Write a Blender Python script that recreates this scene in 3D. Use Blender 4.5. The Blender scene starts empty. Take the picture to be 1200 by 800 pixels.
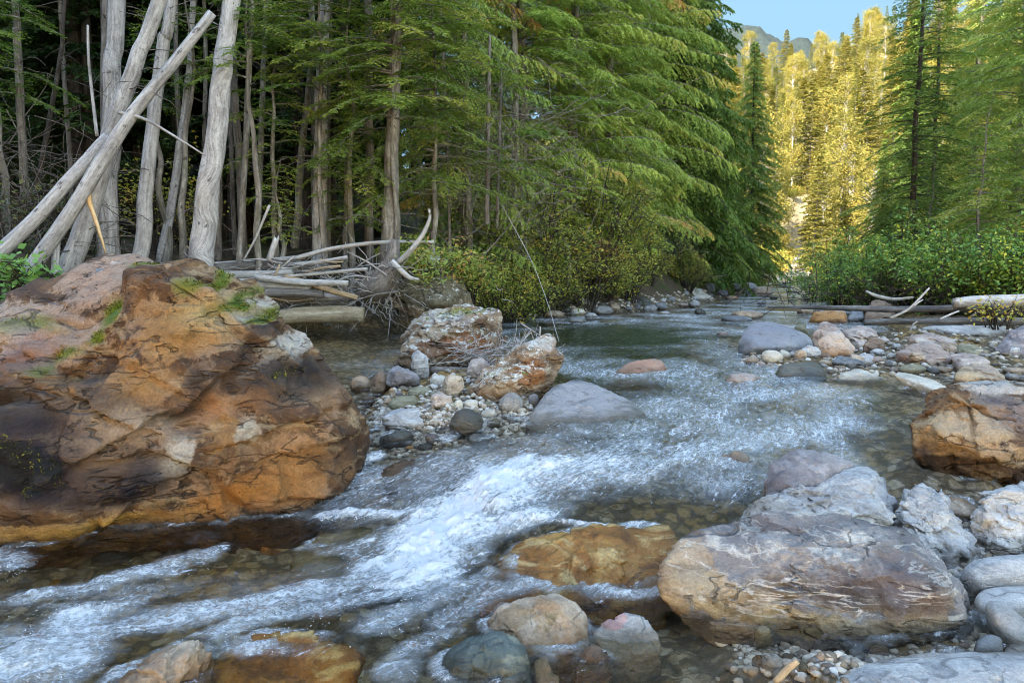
import bpy, bmesh, math, random
import numpy as np
from mathutils import Vector, Matrix

# ------------------------------------------------------------------ camera, sky, sun, exposure
S = bpy.context.scene
COL = S.collection
RAD = math.radians
F, HOR, H = 873.0, 315.0, 1.65            # focal length in photo pixels, horizon row, eye height above the lower water
PITCH = math.atan((400 - HOR) / F)
cam = bpy.data.objects.new('camera', bpy.data.cameras.new('camera'))
COL.objects.link(cam)
cam.location = (0, 0, H)
cam.rotation_euler = (math.pi / 2 - PITCH, 0, 0)
cam.data.sensor_width = 36.0
cam.data.lens = 36.0 * F / 1200.0
cam.data.clip_start = 0.05
cam.data.clip_end = 6000
S.camera = cam

SUN_EL, SUN_AZ = RAD(27), math.atan2(-0.62, -0.78)     # azimuth measured from +Y towards +X
world = bpy.data.worlds.new('World'); S.world = world; world.use_nodes = True
wn = world.node_tree.nodes; wl_ = world.node_tree.links
sky = wn.new('ShaderNodeTexSky'); sky.sky_type = 'NISHITA'; sky.sun_disc = False
sky.sun_elevation = SUN_EL; sky.sun_rotation = SUN_AZ % (2 * math.pi)
sky.air_density = 1.0; sky.dust_density = 0.2; sky.ozone_density = 1.0
wn['Background'].inputs['Strength'].default_value = 0.14
wb = wn.new('ShaderNodeMix'); wb.data_type = 'RGBA'; wb.blend_type = 'MULTIPLY'; wb.inputs[0].default_value = 1.0
wb.inputs[7].default_value = (1.17, 1.0, 0.83, 1)       # the camera's white balance for open shade
wl_.new(sky.outputs[0], wb.inputs[6]); wl_.new(wb.outputs[2], wn['Background'].inputs['Color'])
sd = Vector((math.sin(SUN_AZ) * math.cos(SUN_EL), math.cos(SUN_AZ) * math.cos(SUN_EL), math.sin(SUN_EL)))
sun = bpy.data.objects.new('sun', bpy.data.lights.new('sun', 'SUN')); COL.objects.link(sun)
sun.data.energy = 2.0; sun.data.angle = RAD(0.53); sun.data.color = (1.0, 0.88, 0.70)
sun.rotation_euler = sd.to_track_quat('Z', 'Y').to_euler()
S.view_settings.view_transform = 'Standard'; S.view_settings.look = 'None'
S.view_settings.exposure = 3.35; S.view_settings.gamma = 1.0; S.view_settings.use_curve_mapping = False
S.render.engine = 'CYCLES'
S.cycles.max_bounces = 6; S.cycles.diffuse_bounces = 3; S.cycles.glossy_bounces = 2
S.cycles.transmission_bounces = 3; S.cycles.transparent_max_bounces = 8
S.cycles.caustics_reflective = False; S.cycles.caustics_refractive = False
S.cycles.sample_clamp_indirect = 6.0
S.cycles.use_denoising = True
S.cycles.filter_width = 0.95

SKY_BLUE = (0.042, 0.073, 0.100)
# ------------------------------------------------------------------ helpers
rng = np.random.default_rng(7)
R = random.Random(11)
cp_, sp_ = math.cos(PITCH), math.sin(PITCH)

def ray(px, py):
    dx, dy = (px - 600) / F, (400 - py) / F
    return np.array([dx, cp_ + dy * sp_, -sp_ + dy * cp_])
def at(px, py, Y):
    d = ray(px, py); return np.array([0, 0, H]) + d * (Y / d[1])
def on(px, py, z):
    d = ray(px, py); return np.array([0, 0, H]) + d * ((z - H) / d[2])
def topx(p):
    x, y, z = p[0], p[1], p[2] - H
    f = y * cp_ - z * sp_; u = y * sp_ + z * cp_
    return 600 + F * x / f, 400 - F * u / f

def _hash(ix, iy, iz, seed):
    h = (ix.astype(np.int64) * 374761393 + iy.astype(np.int64) * 668265263 + iz.astype(np.int64) * 2147483647 + seed * 974634777) & 0xFFFFFFFF
    h = ((h ^ (h >> 13)) * 1274126177) & 0xFFFFFFFF
    h = ((h ^ (h >> 16)) * 2246822519) & 0xFFFFFFFF
    return (h ^ (h >> 15)) & 0xFFFFFFFF
_G = np.array([[1,1,0],[-1,1,0],[1,-1,0],[-1,-1,0],[1,0,1],[-1,0,1],[1,0,-1],[-1,0,-1],[0,1,1],[0,-1,1],[0,1,-1],[0,-1,-1]], float)
def perlin(p, seed=0):
    p = np.asarray(p, float); i = np.floor(p).astype(np.int64); f = p - i
    w = f * f * f * (f * (f * 6 - 15) + 10); out = np.zeros(len(p))
    for a in (0, 1):
        for b in (0, 1):
            for c in (0, 1):
                g = _G[_hash(i[:, 0] + a, i[:, 1] + b, i[:, 2] + c, seed) % 12]
                d = (g * (f - np.array([a, b, c]))).sum(1)
                out += d * (w[:, 0] if a else 1 - w[:, 0]) * (w[:, 1] if b else 1 - w[:, 1]) * (w[:, 2] if c else 1 - w[:, 2])
    return out
def fbm(p, octv=4, seed=0, gain=0.5, ridge=False):
    out = 0; amp = 1.0; f = 1.0
    for k in range(octv):
        n = perlin(np.asarray(p) * f + 17.3 * k, seed + k)
        out = out + amp * ((0.5 - np.abs(n)) if ridge else n); amp *= gain; f *= 2.03
    return out
def cells(p, seed=0):
    i = np.floor(p).astype(np.int64); best = np.full(len(p), 9.0); sec = best.copy(); idv = np.zeros(len(p)); ctr = np.zeros((len(p), 3))
    for a in (-1, 0, 1):
        for b in (-1, 0, 1):
            for c in (-1, 0, 1):
                x, y, z = i[:, 0] + a, i[:, 1] + b, i[:, 2] + c
                h = _hash(x, y, z, seed)
                q = np.stack([x + (h & 1023) / 1023., y + ((h >> 10) & 1023) / 1023., z + ((h >> 20) & 1023) / 1023.], 1)
                d = np.sqrt(((q - p) ** 2).sum(1)); m = d < best
                sec = np.where(m, best, np.minimum(sec, d)); best = np.where(m, d, best)
                idv = np.where(m, (_hash(x, y, z, seed + 5) & 0xFFFF) / 65535., idv); ctr = np.where(m[:, None], q, ctr)
    return best, sec, idv, ctr
def sstep(a, b, x):
    t = np.clip((x - a) / (b - a), 0, 1); return t * t * (3 - 2 * t)

def mesh_np(name, V, faces, mats, attrs=None, smooth=True, mat_idx=None):
    """V (n,3); faces = list of int arrays (m,k)."""
    me = bpy.data.meshes.new(name)
    V = np.ascontiguousarray(V, dtype=np.float32)
    me.vertices.add(len(V)); me.vertices.foreach_set('co', V.ravel())
    loops = np.concatenate([np.asarray(f).ravel() for f in faces]).astype(np.int32)
    tot = np.concatenate([np.full(len(f), np.asarray(f).shape[1]) for f in faces]).astype(np.int32)
    start = np.concatenate([[0], np.cumsum(tot)[:-1]]).astype(np.int32)
    me.loops.add(len(loops)); me.loops.foreach_set('vertex_index', loops)
    me.polygons.add(len(tot)); me.polygons.foreach_set('loop_start', start); me.polygons.foreach_set('loop_total', tot)
    me.polygons.foreach_set('use_smooth', np.full(len(tot), smooth))
    for m in (mats if isinstance(mats, (list, tuple)) else [mats]): me.materials.append(m)
    if mat_idx is not None: me.polygons.foreach_set('material_index', np.asarray(mat_idx, np.int32))
    me.update(calc_edges=True)
    for k, v in (attrs or {}).items():
        v = np.ascontiguousarray(v, dtype=np.float32)
        if v.ndim == 1:
            a = me.attributes.new(k, 'FLOAT', 'POINT'); a.data.foreach_set('value', v)
        elif v.shape[1] == 4:
            a = me.attributes.new(k, 'FLOAT_COLOR', 'POINT'); a.data.foreach_set('color', v.ravel())
        else:
            a = me.attributes.new(k, 'FLOAT_VECTOR', 'POINT'); a.data.foreach_set('vector', v.ravel())
    return me
def link(name, me, loc=(0, 0, 0), parent=None, rz=0, sc=1):
    o = bpy.data.objects.new(name, me); COL.objects.link(o); o.location = loc
    if parent is not None: o.parent = parent
    if rz: o.rotation_euler.z = rz
    if sc != 1: o.scale = (sc, sc, sc) if not hasattr(sc, '__len__') else sc
    return o
def tag(o, label, cat, group=None):
    o['label'] = label; o['category'] = cat
    if group: o['group'] = group
    return o
def empty(name, loc, label, cat, group=None, rz=0):
    o = bpy.data.objects.new(name, None); COL.objects.link(o); o.location = loc; o.rotation_euler.z = rz
    return tag(o, label, cat, group)

def tubes(P, Rr, seg=5, cap=True):
    """P (n,K,3) polylines, Rr (n,K) radii -> V, quads, tris(caps)"""
    P = np.asarray(P, float); Rr = np.asarray(Rr, float); n, K, _ = P.shape
    T = np.gradient(P, axis=1); T /= np.linalg.norm(T, axis=2, keepdims=True) + 1e-9
    ref = np.where(np.abs(T[:, :1, 2:3]) > 0.9, np.array([1., 0, 0]), np.array([0, 0, 1.]))
    A = np.cross(T, np.broadcast_to(ref, T.shape)); A /= np.linalg.norm(A, axis=2, keepdims=True) + 1e-9
    B = np.cross(T, A)
    th = np.arange(seg) * 2 * math.pi / seg
    V = P[:, :, None, :] + Rr[:, :, None, None] * (A[:, :, None, :] * np.cos(th)[None, None, :, None] + B[:, :, None, :] * np.sin(th)[None, None, :, None])
    idx = np.arange(n * K * seg).reshape(n, K, seg)
    a = idx[:, :-1, :]; b = np.roll(a, -1, 2); c = idx[:, 1:, :]; d = np.roll(c, -1, 2)
    Q = np.stack([a, b, d, c], -1).reshape(-1, 4)
    return V.reshape(-1, 3), Q, [idx[:, 0, ::-1].reshape(n, seg), idx[:, -1, :].reshape(n, seg)]

# ------------------------------------------------------------------ material helpers
class NT:
    def __init__(s, name):
        s.m = bpy.data.materials.new(name); s.m.use_nodes = True; s.t = s.m.node_tree; s.n = s.t.nodes; s.l = s.t.links
        s.n.clear(); s.out = s.n.new('ShaderNodeOutputMaterial')
    def node(s, typ, ins=None, **kw):
        nd = s.n.new(typ)
        for k, v in kw.items(): setattr(nd, k, v)
        for k, v in (ins or {}).items():
            if hasattr(v, 'is_output') or isinstance(v, bpy.types.NodeSocket): s.l.new(v, nd.inputs[k])
            else: nd.inputs[k].default_value = v
        return nd
    def noise(s, vec, scale, detail=4, rough=0.55, dist=0.0):
        return s.node('ShaderNodeTexNoise', {'Vector': vec, 'Scale': scale, 'Detail': detail, 'Roughness': rough, 'Distortion': dist}).outputs['Fac']
    def ramp(s, fac, stops):
        nd = s.node('ShaderNodeValToRGB', {'Fac': fac}); cr = nd.color_ramp
        while len(cr.elements) > 2: cr.elements.remove(cr.elements[-1])
        for i, (p, c) in enumerate(stops):
            e = cr.elements[i] if i < 2 else cr.elements.new(p)
            e.position = p; e.color = (*c, 1) if len(c) == 3 else c
        return nd.outputs['Color']
    def val(s, fac, a, b, lo=0.0, hi=1.0):
        return s.node('ShaderNodeMapRange', {'Value': fac, 'From Min': a, 'From Max': b, 'To Min': lo, 'To Max': hi}, interpolation_type='SMOOTHSTEP').outputs['Result']
    def math(s, op, a, b=0.0, clamp=False):
        return s.node('ShaderNodeMath', {0: a, 1: b}, operation=op, use_clamp=clamp).outputs[0]
    def mix(s, fac, a, b, typ='MIX'):
        nd = s.node('ShaderNodeMix', data_type='RGBA', blend_type=typ)
        for k, v in ((0, fac), (6, a), (7, b)):
            if isinstance(v, bpy.types.NodeSocket): s.l.new(v, nd.inputs[k])
            else: nd.inputs[k].default_value = v if k == 0 else ((*v, 1) if len(v) == 3 else v)
        return nd.outputs[2]
    def attr(s, name, sock='Fac'):
        return s.node('ShaderNodeAttribute', attribute_name=name).outputs[sock]
    def obj(s): return s.node('ShaderNodeTexCoord').outputs['Object']
    def mapping(s, vec, rot=(0, 0, 0), scale=(1, 1, 1)):
        return s.node('ShaderNodeMapping', {'Vector': vec, 'Rotation': rot, 'Scale': scale}).outputs[0]
    def bump(s, h, strength=0.5, dist=0.02, normal=None):
        ins = {'Height': h, 'Strength': strength, 'Distance': dist}
        if normal is not None: ins['Normal'] = normal
        return s.node('ShaderNodeBump', ins).outputs[0]
    def surf(s, sh): s.l.new(sh, s.out.inputs['Surface']); return s.m
    def princ(s, col, rough, normal=None, spec=0.5):
        ins = {'Base Color': col if isinstance(col, bpy.types.NodeSocket) else (*col, 1), 'Roughness': rough, 'Specular IOR Level': spec}
        if normal is not None: ins['Normal'] = normal
        return s.node('ShaderNodeBsdfPrincipled', ins).outputs[0]

def rock_mat(name, cols, scale=2.5, band=0.0, band_rot=(0.5, 0.3, 0), band_scale=14, band_cols=None, speck=0.3, moss=0.0, lichen=0.0,
             bump=0.6, paint=False, rough=0.75, var=0.25, wet=1.0, stain=None, chips=0.6, veins=0.0, crackl=0.0):
    """cols: three base colours from dark to light. band: share of layered banding. moss/lichen: cover on upward faces."""
    t = NT(name); o = t.obj()
    oi = t.node('ShaderNodeObjectInfo').outputs['Random']
    off = t.node('ShaderNodeVectorMath', {0: o, 1: t.node('ShaderNodeCombineXYZ', {0: t.math('MULTIPLY', oi, 37.0), 1: t.math('MULTIPLY', oi, 91.0)}).outputs[0]}, operation='ADD').outputs[0]
    n1 = t.noise(off, scale, 8, 0.62, 0.6)
    c = t.ramp(n1, [(0.3, cols[0]), (0.5, cols[1]), (0.68, cols[2])])
    bm = t.mapping(off, band_rot, (0.35, 0.35, 1.0))
    bn = t.noise(bm, band_scale, 7, 0.65, 0.9)
    if band > 0:
        bc = band_cols or [tuple(x * 0.45 for x in cols[0]), tuple(min(1, x * 1.35) for x in cols[2])]
        c = t.mix(t.math('MULTIPLY', t.val(bn, 0.52, 0.62), band), c, bc[1])
        c = t.mix(t.math('MULTIPLY', t.val(bn, 0.44, 0.36), band), c, bc[0])
    if stain:
        c = t.mix(t.math('MULTIPLY', t.val(t.noise(off, scale * 0.8, 5, 0.6, 0.8), 0.5, 0.62), stain[1]), c, stain[0])
    if paint:
        pa = t.node('ShaderNodeAttribute', attribute_name='paint')
        brk = t.math('MULTIPLY_ADD', t.noise(off, 9, 6, 0.7, 0.5), 1.2)
        brk.node.inputs[2].default_value = -0.6
        f = t.val(t.math('ADD', pa.outputs['Alpha'], t.math('MULTIPLY', brk, 1.1)), 0.40, 0.58)
        pc = t.mix(t.val(t.noise(off, 14, 7, 0.7), 0.35, 0.7), pa.outputs['Color'], t.mix(0.25, pa.outputs['Color'], c), 'MIX')
        pc = t.mix(t.math('MULTIPLY', t.val(bn, 0.46, 0.38), 0.5), pc, t.mix(1.0, pc, (0.35, 0.28, 0.24), 'MULTIPLY'))
        c = t.mix(t.math('MULTIPLY', f, 0.9), c, pc)
    if veins > 0:
        for vs, vd, st in ((3.0, 0.7, 0.8), (7.0, 0.5, 0.6)):
            vn = t.noise(t.mapping(off, band_rot, (0.28, 0.28, 2.0)), vs, 5, 0.6, vd)
            vv = t.math('ABSOLUTE', t.math('SUBTRACT', vn, 0.5))
            c = t.mix(t.math('MULTIPLY', t.math('MULTIPLY', t.val(vv, 0.022, 0.004), t.val(t.noise(off, 4, 4), 0.4, 0.55)), veins * st), c, (0.66, 0.63, 0.57))
    crk = None
    if crackl > 0:
        for cs, cw in ((1.6, 0.010), (4.2, 0.012)):
            cn = t.noise(t.mapping(off, (band_rot[0], band_rot[1], 0.7), (0.5, 0.5, 1.7)), cs, 3.0, 0.5, 0.12)
            cv = t.math('MULTIPLY', t.val(t.math('ABSOLUTE', t.math('SUBTRACT', cn, 0.5)), cw, 0.001), t.val(t.noise(off, cs * 1.3, 3), 0.46, 0.56))
            crk = cv if crk is None else t.math('MAXIMUM', crk, cv)
        c = t.mix(t.math('MULTIPLY', crk, 0.8 * crackl), c, (0.012, 0.009, 0.007))
    sp = t.noise(off, 55, 3, 0.8)
    c = t.mix(speck, c, t.ramp(sp, [(0.36, (0.45, 0.43, 0.42)), (0.5, (1, 1, 1)), (0.66, (1.5, 1.5, 1.45))]), 'MULTIPLY')
    fine = t.noise(off, 170, 2, 0.7)
    c = t.mix(speck * 0.8, c, t.ramp(fine, [(0.35, (0.55, 0.55, 0.55)), (0.65, (1.4, 1.4, 1.4))]), 'MULTIPLY')
    c = t.mix(var, c, t.ramp(oi, [(0, (0.7, 0.7, 0.72)), (0.5, (1.05, 1.0, 0.95)), (1, (1.3, 1.25, 1.18))]), 'MULTIPLY')
    nz = t.node('ShaderNodeSeparateXYZ', {0: t.node('ShaderNodeNewGeometry').outputs['Normal']}).outputs[2]
    wlv = t.attr('wl')
    r = t.math('MULTIPLY_ADD', t.noise(off, 20, 3), 0.3); r.node.inputs[2].default_value = rough - 0.15
    if lichen > 0:
        ln = t.noise(off, 11, 9, 0.75, 0.3)
        f = t.math('MULTIPLY', t.val(t.math('ADD', ln, t.math('MULTIPLY', nz, 0.14)), 0.665 - 0.05 * lichen, 0.72 - 0.05 * lichen), t.val(wlv, 0.08, 0.3))
        c = t.mix(t.math('MULTIPLY', f, 0.85), c, t.mix(t.val(t.noise(off, 40, 4), 0.4, 0.6), (0.42, 0.43, 0.38), (0.68, 0.68, 0.62)))
    if moss > 0:
        mn = t.noise(off, 5, 6, 0.65, 0.4)
        f = t.math('MULTIPLY', t.val(t.math('ADD', mn, t.math('MULTIPLY', nz, 0.22)), 0.80 - 0.10 * moss, 0.85 - 0.10 * moss), t.val(wlv, 0.1, 0.35))
        c = t.mix(f, c, t.mix(t.noise(off, 60, 3), (0.05, 0.075, 0.006), (0.26, 0.25, 0.03)))
    if wet > 0:
        w = t.math('MULTIPLY', t.val(t.math('ADD', wlv, t.math('MULTIPLY', t.noise(off, 6, 4), -0.10)), 0.035, -0.035), wet)
        c = t.mix(w, c, t.mix(1.0, c, (0.42, 0.37, 0.30), 'MULTIPLY'))
        r = t.math('MULTIPLY_ADD', w, -0.5, ); r.node.inputs[2].default_value = rough
    wv = t.node('ShaderNodeVectorMath', {0: off, 1: t.node('ShaderNodeVectorMath', {0: t.node('ShaderNodeTexNoise', {'Vector': off, 'Scale': 5.0, 'Detail': 4.0}).outputs['Color'], 'Scale': 0.22}, operation='SCALE').outputs[0]}, operation='ADD').outputs[0]
    ch = t.node('ShaderNodeSeparateColor', {0: t.node('ShaderNodeTexVoronoi', {'Vector': t.mapping(wv, band_rot, (1, 1, 2.2)), 'Scale': 7.0}).outputs['Color']}).outputs[0]
    hb = t.math('ADD', t.math('MULTIPLY', t.noise(off, 9, 10, 0.68, 0.4), 1.0), t.math('MULTIPLY', bn, 0.7 if band > 0 else 0.3))
    hb = t.math('ADD', hb, t.math('MULTIPLY', ch, 0.55 * chips))
    if crk is not None: hb = t.math('SUBTRACT', hb, t.math('MULTIPLY', crk, 1.2))
    nb = t.bump(hb, bump, 0.06)
    nb = t.bump(t.noise(off, 90, 5, 0.75), 0.35 * bump + 0.08, 0.008, nb)
    return t.surf(t.princ(c, r, nb, 0.4))

# ------------------------------------------------------------------ water level, stream outline, terrain (all in world metres)
WPIX = [(0,640,0),(0,800,0),(200,700,0),(400,650,.02),(450,720,0),(330,770,0),(600,730,.01),(850,765,0),(780,705,0),(400,600,.06),(430,540,.20),
        (480,662,.03),(500,632,.08),(530,600,.14),(560,575,.21),(600,560,.245),(570,680,.03),(600,640,.10),(640,600,.175),(700,600,.185),(800,600,.19),(650,625,.14),(720,625,.14),(780,625,.14),
        (700,690,.01),(620,695,.01),(700,560,.27),(860,560,.28),(800,500,.38),(1000,520,.33),(1100,575,.20),(600,510,.34),(900,470,.45),(760,430,.52),
        (400,400,.55),(360,385,.55),(700,395,.55),(900,400,.56),(1000,470,.48),(1150,690,.02),(1150,780,0)]
WC = np.array([[*on(a, b, z)[:2], z] for a, b, z in WPIX] + [(4.6,20.2,.6),(9,20,.6),(8,27,.66),(12,29,.66),(13.6,41,.85),(17,40,.85),(22,60,1.3),(30,78,2.4),(-8,12,.55),(-8,2,0),(4,1.5,0),(1.3,2.2,0),(2.6,3.0,.05),(-6,0,0),(5,5,.3),(7,9,.55),(8,14,.57)])
_d = np.sqrt(((WC[:, None, :2] - WC[None, :, :2]) ** 2).sum(2) + 0.06)
WW = np.linalg.solve(_d + 1e-3 * np.eye(len(WC)), WC[:, 2] - 0.3)
def wlevel(xy):
    xy = np.atleast_2d(xy)[:, :2]; out = np.empty(len(xy))
    for i in range(0, len(xy), 40000):
        q = xy[i:i + 40000]
        out[i:i + 40000] = 0.3 + np.sqrt(((q[:, None] - WC[None, :, :2]) ** 2).sum(2) + 0.06) @ WW
    return out
POLY = np.array([(-9,-3),(-9,4.7),(-4.0,5.2),(-2.3,6.6),(-2.6,7.8),(-5.2,9.3),(-6.0,11.6),(-4.2,13.7),(-2.0,13.9),(-1.2,15.6),(-.6,17.0),(.8,16.8),(2.4,17.6),(4.6,20.2),(7.6,26.6),(13.6,41),(20.2,57),(28,78),
                 (33,78),(25,60),(15.8,38),(12.8,29),(9.6,21),(8.2,16.5),(6.8,12.6),(4.6,11.6),(2.9,10.8),(2.55,8.8),(3.3,7.7),(3.9,6.9),(2.9,5.6),(2.75,4.7),(2.4,4.3),(2.2,3.6),(1.75,3.15),(1.2,2.9),(1.3,-3)], float)
ISLE = np.array([(-1.55,8.0),(-.7,8.5),(.3,8.0),(.5,7.0),(.05,6.15),(-.5,5.9),(-.95,5.75),(-1.3,6.1),(-1.6,7)], float)
def psdf(xy, P):
    out = np.full(len(xy), 1e9); ins = np.zeros(len(xy), bool); x, y = xy[:, 0], xy[:, 1]
    for i in range(len(P)):
        a, b = P[i], P[(i + 1) % len(P)]; e = b - a
        t = np.clip(((x - a[0]) * e[0] + (y - a[1]) * e[1]) / (e @ e), 0, 1)
        out = np.minimum(out, (x - a[0] - t * e[0]) ** 2 + (y - a[1] - t * e[1]) ** 2)
        c = (a[1] > y) != (b[1] > y)
        ins ^= c & (x < (b[0] - a[0]) * (y - a[1]) / (b[1] - a[1] + 1e-12) + a[0])
    d = np.sqrt(out); return np.where(ins, -d, d)
CEN = np.array([(34,90),(25,68),(16,42),(10.5,30),(6.5,20),(3.2,13.5),(1.6,9),(1.2,6.8),(1.5,3.5),(1.5,-5)], float)
def terrain(xy, rough=True):
    xy = np.atleast_2d(np.asarray(xy, float))[:, :2]; x, y = xy[:, 0], xy[:, 1]
    sd = np.maximum(psdf(xy, POLY), -psdf(xy, ISLE)); w = wlevel(xy)
    cx = np.interp(y, CEN[::-1, 1], CEN[::-1, 0]); left = sstep(0.5, -0.5, x - cx + 0.3)
    inn = -np.minimum(0.22, 0.03 + 0.22 * np.maximum(-sd, 0))
    pool = np.exp(-(((x - 1.9) / 1.5) ** 2 + ((y - 12.3) / 2.6) ** 2)); inn = inn - 0.75 * pool * (sd < -0.4)
    do = np.minimum(np.maximum(sd, 0), 22)
    bl = 1.25 * sstep(0.1, 2.2, do) + 0.10 * np.maximum(do - 1.5, 0) + 0.30 * np.maximum(do - 9, 0)
    br = 0.03 * sstep(0, .4, do) + 0.010 * do + 0.45 * sstep(2.5, 5.5, do) * sstep(11, 15, y) + 0.10 * np.maximum(do - 6, 0)
    isl = psdf(xy, ISLE); out = np.where(isl < 0.4, 0.10 * sstep(0, .5, do), left * bl + (1 - left) * br)
    nearr = sstep(6, 3, y) * sstep(0, 1, x); out = out * (1 - nearr) + nearr * np.minimum(out, 0.06 + 0 * out)
    rel = np.where(sd < 0, inn, -0.03 + out)
    # far valley side, rising beyond the bend
    hs = np.maximum(y - 66 - 0.05 * x, 0); k = np.clip(0.22 + 0.0027 * (x - 20), 0.10, 0.46)
    hill = k * hs * sstep(0, 25, hs); hill = np.where(hs > 125, k * (125 + 0.12 * (hs - 125)), hill)
    rh = 0.35 * np.maximum(x - (16 + 0.55 * y), 0)
    lh = 0.5 * np.maximum(-x - 26 , 0) * sstep(60, 10, y)
    # the ridge added to the left and behind, which keeps the near stream in the shade
    z = np.clip(w, -0.2, 3.2) + rel + hill + np.minimum(rh, 60) + np.minimum(lh, 6)
    if rough:
        p3 = np.stack([x, y, 0 * x], 1); near = sstep(60, 20, y)
        z = z + np.where(sd < 0, 0.05, 0.09) * fbm(p3 * 1.1, 3, 3) + 0.025 * fbm(p3 * 4.5, 3, 9) * near * 2 + (1 - near) * 0.8 * fbm(p3 * 0.06, 3, 5)
    return z
def tz(x, y): return float(terrain([[x, y]])[0])
def ground_hit(px, py, lo=2.0, hi=120, water=True):
    """where the line of sight through a photo pixel meets the ground or the water"""
    d = ray(px, py); Y = np.geomspace(lo, hi, 500); P = np.array([0, 0, H]) + d[None] * (Y / d[1])[:, None]
    g = terrain(P)
    if water: g = np.maximum(g, wlevel(P) - 0.04)
    k = np.argmax(P[:, 2] < g)
    return P[k] if P[k, 2] < g[k] else P[-1]

# ground sheet
def polar_grid(r0, r1, nr, a0, a1, na):
    r = np.geomspace(r0, r1, nr); a = np.linspace(RAD(a0), RAD(a1), na)
    rr, aa = np.meshgrid(r, a, indexing='ij')
    xy = np.stack([rr * np.sin(aa), rr * np.cos(aa)], -1).reshape(-1, 2)
    i = np.arange(nr * na).reshape(nr, na)
    return xy, np.stack([i[:-1, :-1], i[:-1, 1:], i[1:, 1:], i[1:, :-1]], -1).reshape(-1, 4)
def earth_mat():
    t = NT('stream_ground'); o = t.obj(); bank = t.attr('bank')
    od = t.node('ShaderNodeVectorMath', {0: o, 1: t.node('ShaderNodeVectorMath', {0: t.node('ShaderNodeTexNoise', {'Vector': o, 'Scale': 16.0, 'Detail': 4.0}).outputs['Color'], 'Scale': 0.07}, operation='SCALE').outputs[0]}, operation='ADD').outputs[0]
    v = t.node('ShaderNodeTexVoronoi', {'Vector': od, 'Scale': 11.0, 'Randomness': 1.0})
    v2 = t.node('ShaderNodeTexVoronoi', {'Vector': od, 'Scale': 30.0})
    peb = t.ramp(t.node('ShaderNodeSeparateColor', {0: v.outputs['Color']}).outputs[0],
                 [(0, (0.10, 0.07, 0.04)), (0.25, (0.24, 0.16, 0.075)), (0.5, (0.17, 0.15, 0.12)), (0.72, (0.33, 0.24, 0.13)), (1, (0.42, 0.38, 0.30))])
    peb2 = t.ramp(t.node('ShaderNodeSeparateColor', {0: v2.outputs['Color']}).outputs[1],
                  [(0, (0.09, 0.065, 0.04)), (0.5, (0.22, 0.17, 0.10)), (1, (0.40, 0.35, 0.27))])
    bed = t.mix(t.val(t.noise(o, 1.7, 5), 0.42, 0.58), peb, peb2)
    bed = t.mix(t.val(t.noise(o, 0.9, 5), 0.45, 0.65), bed, t.mix(t.noise(o, 20, 6, 0.7), (0.16, 0.085, 0.022), (0.46, 0.30, 0.10)))
    bed = t.mix(t.val(t.noise(o, 14, 6, 0.7), 0.5, 0.7), bed, (0.12, 0.09, 0.05))
    gap_shade = t.math('MULTIPLY', t.val(v.outputs['Distance'], 0.42, 0.62), 0.75)  # occlusion shade between pebbles, painted into the bed colour as dark silt
    bed = t.mix(gap_shade, bed, (0.05, 0.038, 0.022))
    bed = t.mix(0.5, bed, t.ramp(t.noise(o, 70, 4, 0.75), [(0.35, (0.6, 0.6, 0.6)), (0.65, (1.35, 1.35, 1.35))]), 'MULTIPLY')
    lit = t.ramp(t.noise(o, 26, 8, 0.75), [(0.3, (0.018, 0.013, 0.008)), (0.5, (0.07, 0.048, 0.028)), (0.7, (0.17, 0.125, 0.075))])
    mossy = t.mix(t.noise(o, 40, 4), (0.02, 0.035, 0.006), (0.09, 0.10, 0.02))
    lit = t.mix(t.val(t.noise(o, 1.1, 5, 0.6), 0.48, 0.6), lit, mossy)
    far = t.ramp(t.noise(o, 0.6, 8, 0.7), [(0.3, (0.22, 0.17, 0.10)), (0.5, (0.34, 0.28, 0.17)), (0.7, (0.42, 0.37, 0.27))])
    slope = t.ramp(t.noise(o, 0.9, 8, 0.75), [(0.3, (0.05, 0.055, 0.012)), (0.5, (0.17, 0.14, 0.03)), (0.7, (0.30, 0.23, 0.06))])
    c = t.mix(bank, bed, lit); c = t.mix(t.attr('slope'), c, slope); c = t.mix(t.attr('far'), c, far)
    h = t.math('ADD', t.math('MULTIPLY', v.outputs['Distance'], -1.0), t.math('MULTIPLY', t.noise(o, 30, 6, 0.7), 0.8))
    return t.surf(t.princ(c, 0.85, t.bump(h, 0.9, 0.05), 0.3))
xy, q = polar_grid(0.6, 420, 520, -100, 100, 520)
z = terrain(xy); sdv = np.maximum(psdf(xy, POLY), -psdf(xy, ISLE)); cxv = np.interp(xy[:, 1], CEN[::-1, 1], CEN[::-1, 0])
lf = sstep(0.5, -0.5, xy[:, 0] - cxv)
bank = sstep(0.1, 0.9, sdv) * lf + (1 - lf) * sstep(2.5, 4.5, sdv) * sstep(10, 13, xy[:, 1])
bank = np.where(psdf(xy, ISLE) < 0.3, 0, bank)
farv = sstep(52, 66, xy[:, 1])
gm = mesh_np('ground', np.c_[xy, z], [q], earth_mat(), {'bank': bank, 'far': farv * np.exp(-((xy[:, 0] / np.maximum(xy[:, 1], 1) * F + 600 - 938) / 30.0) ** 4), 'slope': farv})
ground = link('ground', gm); ground['kind'] = 'structure'

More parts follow.
